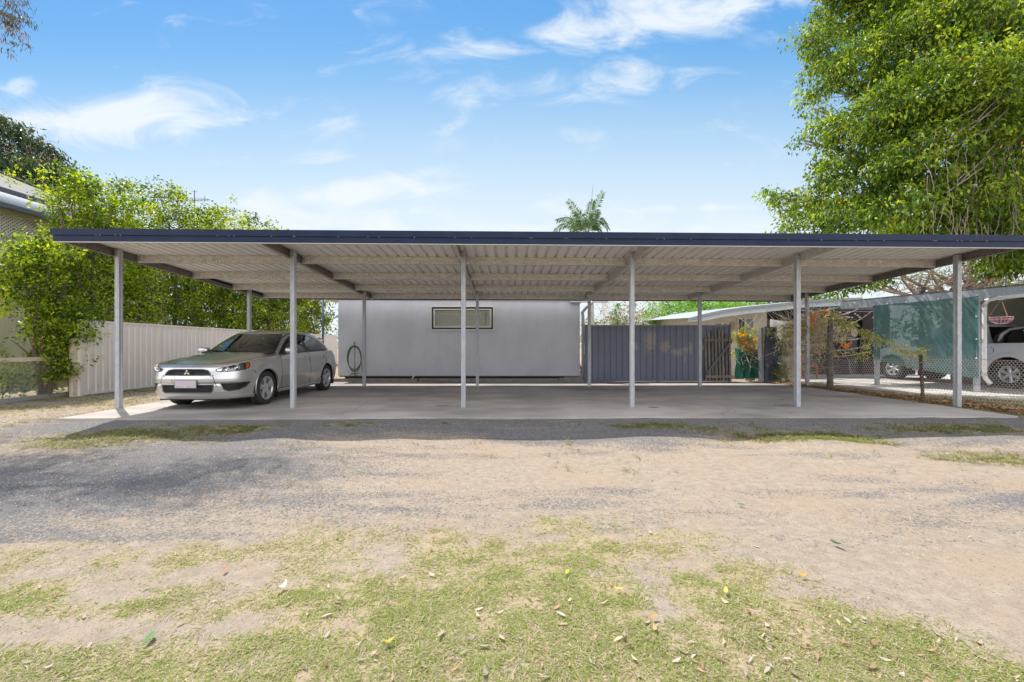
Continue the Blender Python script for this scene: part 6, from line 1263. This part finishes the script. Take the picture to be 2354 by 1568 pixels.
# ---- gum tree whose branch hangs in at the top left
r = np.random.default_rng(60); root = thing('gum_tree', 'gum tree reaching in from the left with drooping sickle leaves at the top corner', 'tree', (-15.5, 6.5, 0)); mb = MB(); limb(mb, r, (0, 0, 0), (.8, .6, 9.5), .32, .2, 8, .03, 10)
gb = [(P(18, 40, 8.6), .45, .50), (P(55, 75, 8.7), .22, .30), (P(25, 105, 8.7), .32, .16), (P(8, 10, 8.6), .4, .5)]
blobs = [(a[0]+15.5, a[1]-6.5, a[2], rr_, rr_, rz, 1) for a, rr_, rz in gb]
for b in blobs: limb(mb, r, (.7, .5, 8.6), b[:3], .05, .008, 8, .10, 5)
up = [(6.0, 1.7, 10.8, 1.6, 1.1, .7, 1), (8.0, 1.9, 11.2, 1.3, .8, .5, 1), (4.6, .9, 11.5, 1.6, 1.2, .9, 1), (1.0, .5, 12, 2, 1.8, 1.3, .6), (6.4, .3, 11.6, 1.1, .7, .6, .8)]
for b in up: limb(mb, r, (.8, .6, 9.3), b[:3], .12, .03, 6, .08, 6)
obj('trunk', mb, mat('pale_gum_bark', (.50, .44, .37), .7), root, smooth=True)
c1, d1, _ = clumps(r, blobs, 125, .15); c2, d2, _ = clumps(r, up, 1800, .1)
foliage_obj('crown', root, [leaves(r, c1, d1, 8, .10, .10, .16, [(.085, .10, .05), (.12, .12, .06), (.10, .075, .05), (.28, .12, .07)], droop=1.8, out=.2), leaves(r, c2, d2, 16, .42, .15, .2, [(.085, .10, .05), (.12, .12, .06)], droop=1.6, out=.2)], leaf_mat('gum_leaf', .2, .5, (1.4, 1.4, .6), .4))
# ---- palm
r = np.random.default_rng(70); pc = P(1345, 560, 25); root = thing('palm_tree', 'tall palm tree with ringed pale trunk rising behind the carport roof', 'palm', (P(1362, d=25)[0], 25, 0)); mb = MB()
pts = [(0, 0, 0), (-.02, 0, 2), (-.08, 0, 4), (-.25, 0, 6.2)]; mb.tube(pts, [.17, .125, .12, .10], 12); 
for k in range(56): z_ = .3+k*.1; mb.tube([(np.interp(z_, [0, 2, 4, 6.2], [0, -.02, -.08, -.25])+.128*math.cos(a)*np.interp(z_, [0, 2], [1.2, 1]), .128*math.sin(a)*np.interp(z_, [0, 2], [1.2, 1]), z_) for a in np.linspace(0, 6.28, 11)[:-1]], .006, 3, closed=True)
obj('trunk', mb, mat('palm_trunk', (.48, .46, .43), .8, c2=(.38, .36, .33), scale=8, stretch=(1, 1, 4)), root)
cx_ = -.3; cz_ = 6.9; mb = MB(); mb.tube([(cx_+.05, 0, 6.2), (cx_, 0, 7.7)], [.12, .05], 8); obj('crownshaft', mb, mat('shaft_green', (.16, .25, .07), .5), root)
fr_ = []; tips = [((-1.9, .2, .35), .55), ((-1.6, -.3, .95), .35), ((-.95, .1, 2.05), .15), ((.75, .1, 2.55), .12), ((.2, .1, 2.1), .25), ((1.0, -.2, .6), .6), ((.55, .3, 1.55), .2), ((-.5, .3, 1.5), .3), ((-.9, .5, .2), .7), ((.9, .5, .1), .7)]
rach = MB(); base0 = np.array([cx_, 0, 7.45])
for (tp_, sg) in tips:
    tp_ = np.array(tp_); n_ = 30; side = np.cross(tp_, [0, 1, 0]); pts = [base0+tp_*f+np.array([0, 0, sg*math.sin(math.pi*f*.9)])*1.0 + np.array([.12*f*f*np.sign(tp_[0]), 0, -.35*f**3*sg*2]) for f in np.linspace(0, 1, n_)]; rach.tube([tuple(p) for p in pts], [.022*(1-.8*k/n_) for k in range(n_)], 4)
    for k in range(4, n_):
        p = pts[k]; tg_ = pts[k]-pts[k-1]; tg_ /= np.linalg.norm(tg_)
        for sgn in (-1, 1):
            for rep in range(2):
                sv = np.cross(tg_, [0, 1, 0]); sv /= np.linalg.norm(sv)+1e-6; dv = sv*sgn*.6+tg_*.75+np.array([0, .25*r.normal(), -.45])+r.normal(size=3)*.12; dv /= np.linalg.norm(dv); l_ = (.62-.40*k/n_)*(.75+.4*r.random()); wv_ = np.cross(dv, [0, 1, 0.2]); wv_ /= np.linalg.norm(wv_); p2 = p+tg_*.02*rep
                fr_.append([p2, p2+dv*l_*.5+wv_*.018, p2+dv*l_+np.array([0, 0, -.06]), p2+dv*l_*.5-wv_*.018])
rach.tube([tuple(base0), (cx_+.33, 0, 10.35)], [.03, .008], 4); obj('frond_stalk', rach, mat('stalk', (.14, .17, .06), .5), root)
V_ = np.array(fr_).reshape(-1, 3); cc = np.array([(.05, .11, .03), (.09, .17, .03), (.04, .09, .035)])[r.integers(0, 3, len(fr_))]; foliage_obj('fronds', root, [(V_, cc)])
# ---- plants behind the slate fence
def bush(seed, name, label, cat, loc, blobs, ncl, per, cr, L, W, cols, stems=5, droop=.2, m=None, st_m=None, tw=0, trunk_top=None, grp=None, fl_cols=None, fl_n=0, fl_size=.05):
    r = np.random.default_rng(seed); root = thing(name, label, cat, loc, group=grp); mb = MB()
    for k in range(stems): b = blobs[k % len(blobs)]; limb(mb, r, (.1*r.normal(), .1*r.normal(), 0), (b[0]+b[3]*.3*r.normal(), b[1]+b[4]*.3*r.normal(), b[2]+b[5]*.3), .03, .01, 6, .10, 5)
    cen, d, id_ = clumps(r, blobs, ncl, .25)
    for k in range(tw): c = cen[r.integers(len(cen))]; b = blobs[0]; e = c+r.normal(size=3)*.45; limb(mb, r, c, e, .007, .003, 4, .25, 3)
    obj('stem', mb, st_m or barkb, root)
    foliage_obj('foliage', root, [leaves(r, cen, d, per, cr, L, W, cols, droop=droop)], m)
    if fl_n:
        c = cen[r.integers(0, len(cen), fl_n)]; c = c+r.normal(size=c.shape)*.1; c[:, 1] -= .15; [foliage_obj('flower_cluster', root, [leaves(r, c[k:k+1], np.array([[0, -1., .2]]), 14, fl_size, .075, .35, fl_cols, droop=-.1, out=1.2)]) for k in range(fl_n)]
    return root
twig_m = mat('dry_twig', (.56, .47, .37), .9)
a = P(1430, d=21); bush(80, 'dry_shrub', 'dry leafless twiggy shrub with tangled grey brown stems behind the slate fence', 'shrub', (a[0], 21, 0), [(0, 0, 2.2, 1.3, 1, 1.2), (1.3, .3, 2.6, 1.0, 1, 1.1), (-.8, 0, 2.4, .8, .8, 1.2)], 150, 5, .3, .07, .4, [(.20, .19, .07), (.28, .22, .12), (.12, .15, .05)], 12, tw=420, st_m=twig_m)
a = P(1418, d=19); bush(81, 'climbing_vine', 'green climber with pale mauve flowers standing above the slate fence', 'vine', (a[0], 19, 0), [(0, 0, 2.4, .22, .2, .8), (.25, 0, 1.9, .45, .3, .45), (-.1, 0, 1.4, .5, .3, .5)], 90, 20, .14, .07, .6, [(.05, .14, .03), (.08, .2, .03)], 5, fl_cols=[(.5, .42, .7)], fl_n=14, fl_size=.03)
a = P(1580, d=21); bush(82, 'broad_tree', 'bright lime green bushy tree behind the slate fence and pale gable', 'tree', (a[0], 21.5, 0), [(0, 0, 2.6, 1.7, 1.3, 1.4), (1.7, .2, 2.7, 1.5, 1.2, 1.3), (-1.3, 0, 2.1, .9, .9, 1.1), (3.2, .8, 2.6, 1.6, 1.2, 1.0)], 900, 22, .27, .11, .45, [(.13, .30, .02), (.18, .36, .025), (.09, .22, .02), (.24, .40, .03)], 8)
a = P(1740, d=27); bush(83, 'dark_tree', 'darker green tree farther behind the pale roof edge', 'tree', (a[0], 27, 0), [(0, 0, 3.2, 2.2, 1.5, 1.4), (3.2, 0, 3.4, 2, 1.5, 1.3)], 420, 18, .4, .16, .5, [(.05, .11, .025), (.07, .15, .03)], 5)
a = P(1345, d=18); bush(84, 'dry_shrub', 'small spiky dry bush between the grey building and the palm trunk', 'shrub', (a[0], 18, 0), [(0, 0, 1.6, .5, .4, .9)], 60, 14, .2, .14, .12, [(.2, .22, .08), (.28, .26, .12)], 5, droop=-.6)
# flowering orange vines
OR = [(.75, .30, .03), (.80, .42, .06), (.70, .22, .02)]; VG = [(.26, .34, .06), (.18, .27, .05), (.38, .40, .13), (.42, .36, .20)]
a = P(1722, d=14.0); bush(90, 'flowering_vine', 'orange flowering creeper spilling over green mesh between the picket gate and fence stub', 'vine', (a[0], 14.1, 0), [(0, 0, 1.45, .45, .18, .30), (-.15, 0, 1.0, .35, .18, .5), (.25, -.05, .8, .28, .15, .5)], 130, 20, .13, .075, .5, VG, 9, droop=.5, tw=160, st_m=twig_m, fl_cols=OR, fl_n=34, fl_size=.05)
a = P(1818, d=13.5); bush(91, 'flowering_vine', 'straggly dry creeper with orange blooms right of the fence stub', 'vine', (a[0], 13.6, 0), [(-.1, 0, 1.5, .35, .15, .22), (.35, 0, 1.35, .3, .15, .5), (-.2, 0, .95, .25, .15, .4)], 50, 14, .12, .07, .5, VG, 8, droop=.4, tw=210, st_m=twig_m, fl_cols=OR, fl_n=9, fl_size=.045)
a = P(1812, d=13.2); bush(92, 'spiky_plant', 'clump of long strappy leaves at the foot of the creeper beside the fence stub', 'plant', (a[0], 13.3, 0), [(0, 0, .28, .25, .15, .22)], 20, 16, .12, .30, .09, [(.25, .28, .10), (.15, .22, .06), (.40, .36, .2)], 2, droop=-1.0)
# the big tangled vine on the rough post
r = np.random.default_rng(95); root = thing('flowering_vine', 'big tangled creeper with orange trumpets draped over the rough timber post and rope', 'vine', (8.33, 11.5, 0)); mb = MB()
for k in range(420):
    c = np.array([-.25+.42*r.normal()*.8, .12*r.normal(), 1.55+.30*r.normal()]); c[2] = min(c[2], 2.0-.5*abs(c[0]+.1)); c += np.array([.50, .95, .07]); e = c+np.array([.35*r.normal(), .1*r.normal(), -.15+.3*r.normal()]); limb(mb, r, c, e, .009, .005, 5, .3, 3)
for k in range(60):
    f = r.random()**1.2; p = np.array(rope_pts[min(int(f*12), 12)])-np.array([8.33, 11.5, 0]); e = p+np.array([.10*r.normal(), .1*r.normal(), -.1-.6*r.random()*(1-f)]); limb(mb, r, p, e, .005, .003, 6, .3, 3)
for k in range(45): z_ = .3+1.3*r.random(); limb(mb, r, (-.5+.35*r.normal(), .2*r.normal(), z_), (-.5+.35*r.normal(), .2*r.normal(), z_+.3*r.normal()), .006, .003, 5, .3, 3)
obj('stem', mb, twig_m, root); n_ = 120; cen = np.stack([-.35+.42*r.normal(size=n_), .15*r.normal(size=n_), 1.45+.32*r.normal(size=n_)], -1); cen[:, 2] = np.minimum(cen[:, 2], 2.05-.5*abs(cen[:, 0]+.1)); cen += np.array([.50, .95, .07]); rp = np.array([np.array(p)-np.array([8.33, 11.5, 0]) for p in rope_pts]); c3 = rp[r.integers(0, 13, 45)]+r.normal(size=(45, 3))*.06; c4_ = np.stack([.5+.2*r.normal(size=10), -.5+.2*r.normal(size=10), .8+.35*r.random(10)], -1); cen = np.concatenate([cen, c3, c4_])
foliage_obj('foliage', root, [leaves(r, cen, np.tile([[0, -1., 0]], (len(cen), 1)), 12, .12, .075, .5, [(.32, .38, .09), (.22, .30, .07), (.44, .44, .18), (.50, .43, .28)], droop=.4)])
fc = np.array([P(px, py, 12.25) for px, py in ((1858,722),(1867,728),(1862,736),(1874,719),(1899,716),(1895,719),(1860,750),(1872,752),(1822,748),(1832,744),(1838,752),(1940,792),(1944,797),(1948,794),(1865,743))])-np.array([8.33, 11.5, 0]); [foliage_obj('flower_cluster', root, [leaves(r, f_, np.array([[0, -1., 0]]), 18, .05, .08, .35, OR, droop=-.1, out=1.2)]) for f_ in fc[:, None]]
# poinciana behind the neighbouring carport
r = np.random.default_rng(97); a = P(2165, d=21); root = thing('bare_tree', 'wide branching half bare tree behind the galvanised carport', 'tree', (a[0], 21, 0)); mb = MB()
for (bx, s_) in ((-.4, -1), (.5, .4), (.2, -.3), (1.0, 1)):
    b = (bx*1.3+s_*.7, .3*r.normal(), 3.3+.3*r.random()); limb(mb, r, (bx*.4, 0, 1.0), b, .22, .13, 6, .05, 8)
    for k in range(8):
        e = (b[0]+s_*.8+1.9*r.normal(), b[1]+r.normal(), b[2]+.5+1.9*r.random()); p_ = limb(mb, r, b, e, .08, .025, 6, .10, 6)
        for j in range(5): q_ = p_[2+j % 4]; limb(mb, r, q_, (q_[0]+1.1*r.normal(), q_[1]+.6*r.normal(), q_[2]+.1+.6*r.random()), .022, .007, 5, .15, 4)
limb(mb, r, (0, 0, -.1), (0.2, 0, 1.2), .4, .34, 3, .03, 10)
obj('trunk', mb, mat('brown_grey_bark', (.26, .19, .15), .9, c2=(.17, .12, .09), scale=5, bump=.3), root, smooth=True)
cen, d, _ = clumps(r, [(0, 0, 4.9, 4.2, 2, 1.1), (2.5, 0, 4.6, 2.5, 1.5, 1.0), (-2.5, .5, 4.3, 1.8, 1.5, .8)], 330, .3); foliage_obj('crown', root, [leaves(r, cen, d, 14, .42, .10, .35, [(.14, .20, .07), (.20, .24, .09), (.10, .14, .05)], droop=.1)])
# a few distant trees closing the horizon between things
for i, (px, d_, h, lab) in enumerate(((1000, 60, 7, 'distant tree hidden low beyond the grey building'), (1480, 48, 6.5, 'distant grey green tree far behind the dry shrub'), (1900, 45, 6.0, 'distant tree beyond the pale neighbouring roof'), (2330, 34, 7.0, 'distant tree beyond the bare tree at far right'), (420, 48, 9, 'distant tree beyond the hedge'), (640, 52, 8.5, 'distant tree beyond the far end of the hedge'))):
    a = P(px, d=d_); bush(120+i, 'distant_tree', lab, 'tree', (a[0], d_, 0), [(0, 0, h*.5, 5, 3, h*.42), (4, 1, h*.42, 4, 3, h*.38), (-4, 1, h*.4, 4, 3, h*.36)], 340, 14, .7, .34, .5, [(.06, .10, .035), (.09, .13, .04), (.05, .08, .03)], 3)
# weeds along the slab edge
r = np.random.default_rng(99)
for (px, py, lab) in ((1667, 953, 'little weed growing at the front edge of the slab'),):
    a = P(px, py); root = thing('small_weed', lab, 'weed', (a[0], a[1]-.05, -.02)); mb = MB(); [limb(mb, r, (0, 0, 0), (.05*r.normal(), .03*r.normal(), .10+.05*r.random()), .002, .001, 4, .1, 3) for k in range(7)]; obj('stem', mb, twig_m, root); n_ = 12; foliage_obj('leaves', root, [leaves(r, np.stack([.05*r.normal(size=n_), .03*r.normal(size=n_), .04+.1*r.random(n_)], -1), np.tile([[0, 0, 1.]], (n_, 1)), 5, .02, .022, .5, [(.14, .17, .06), (.25, .22, .1)])])
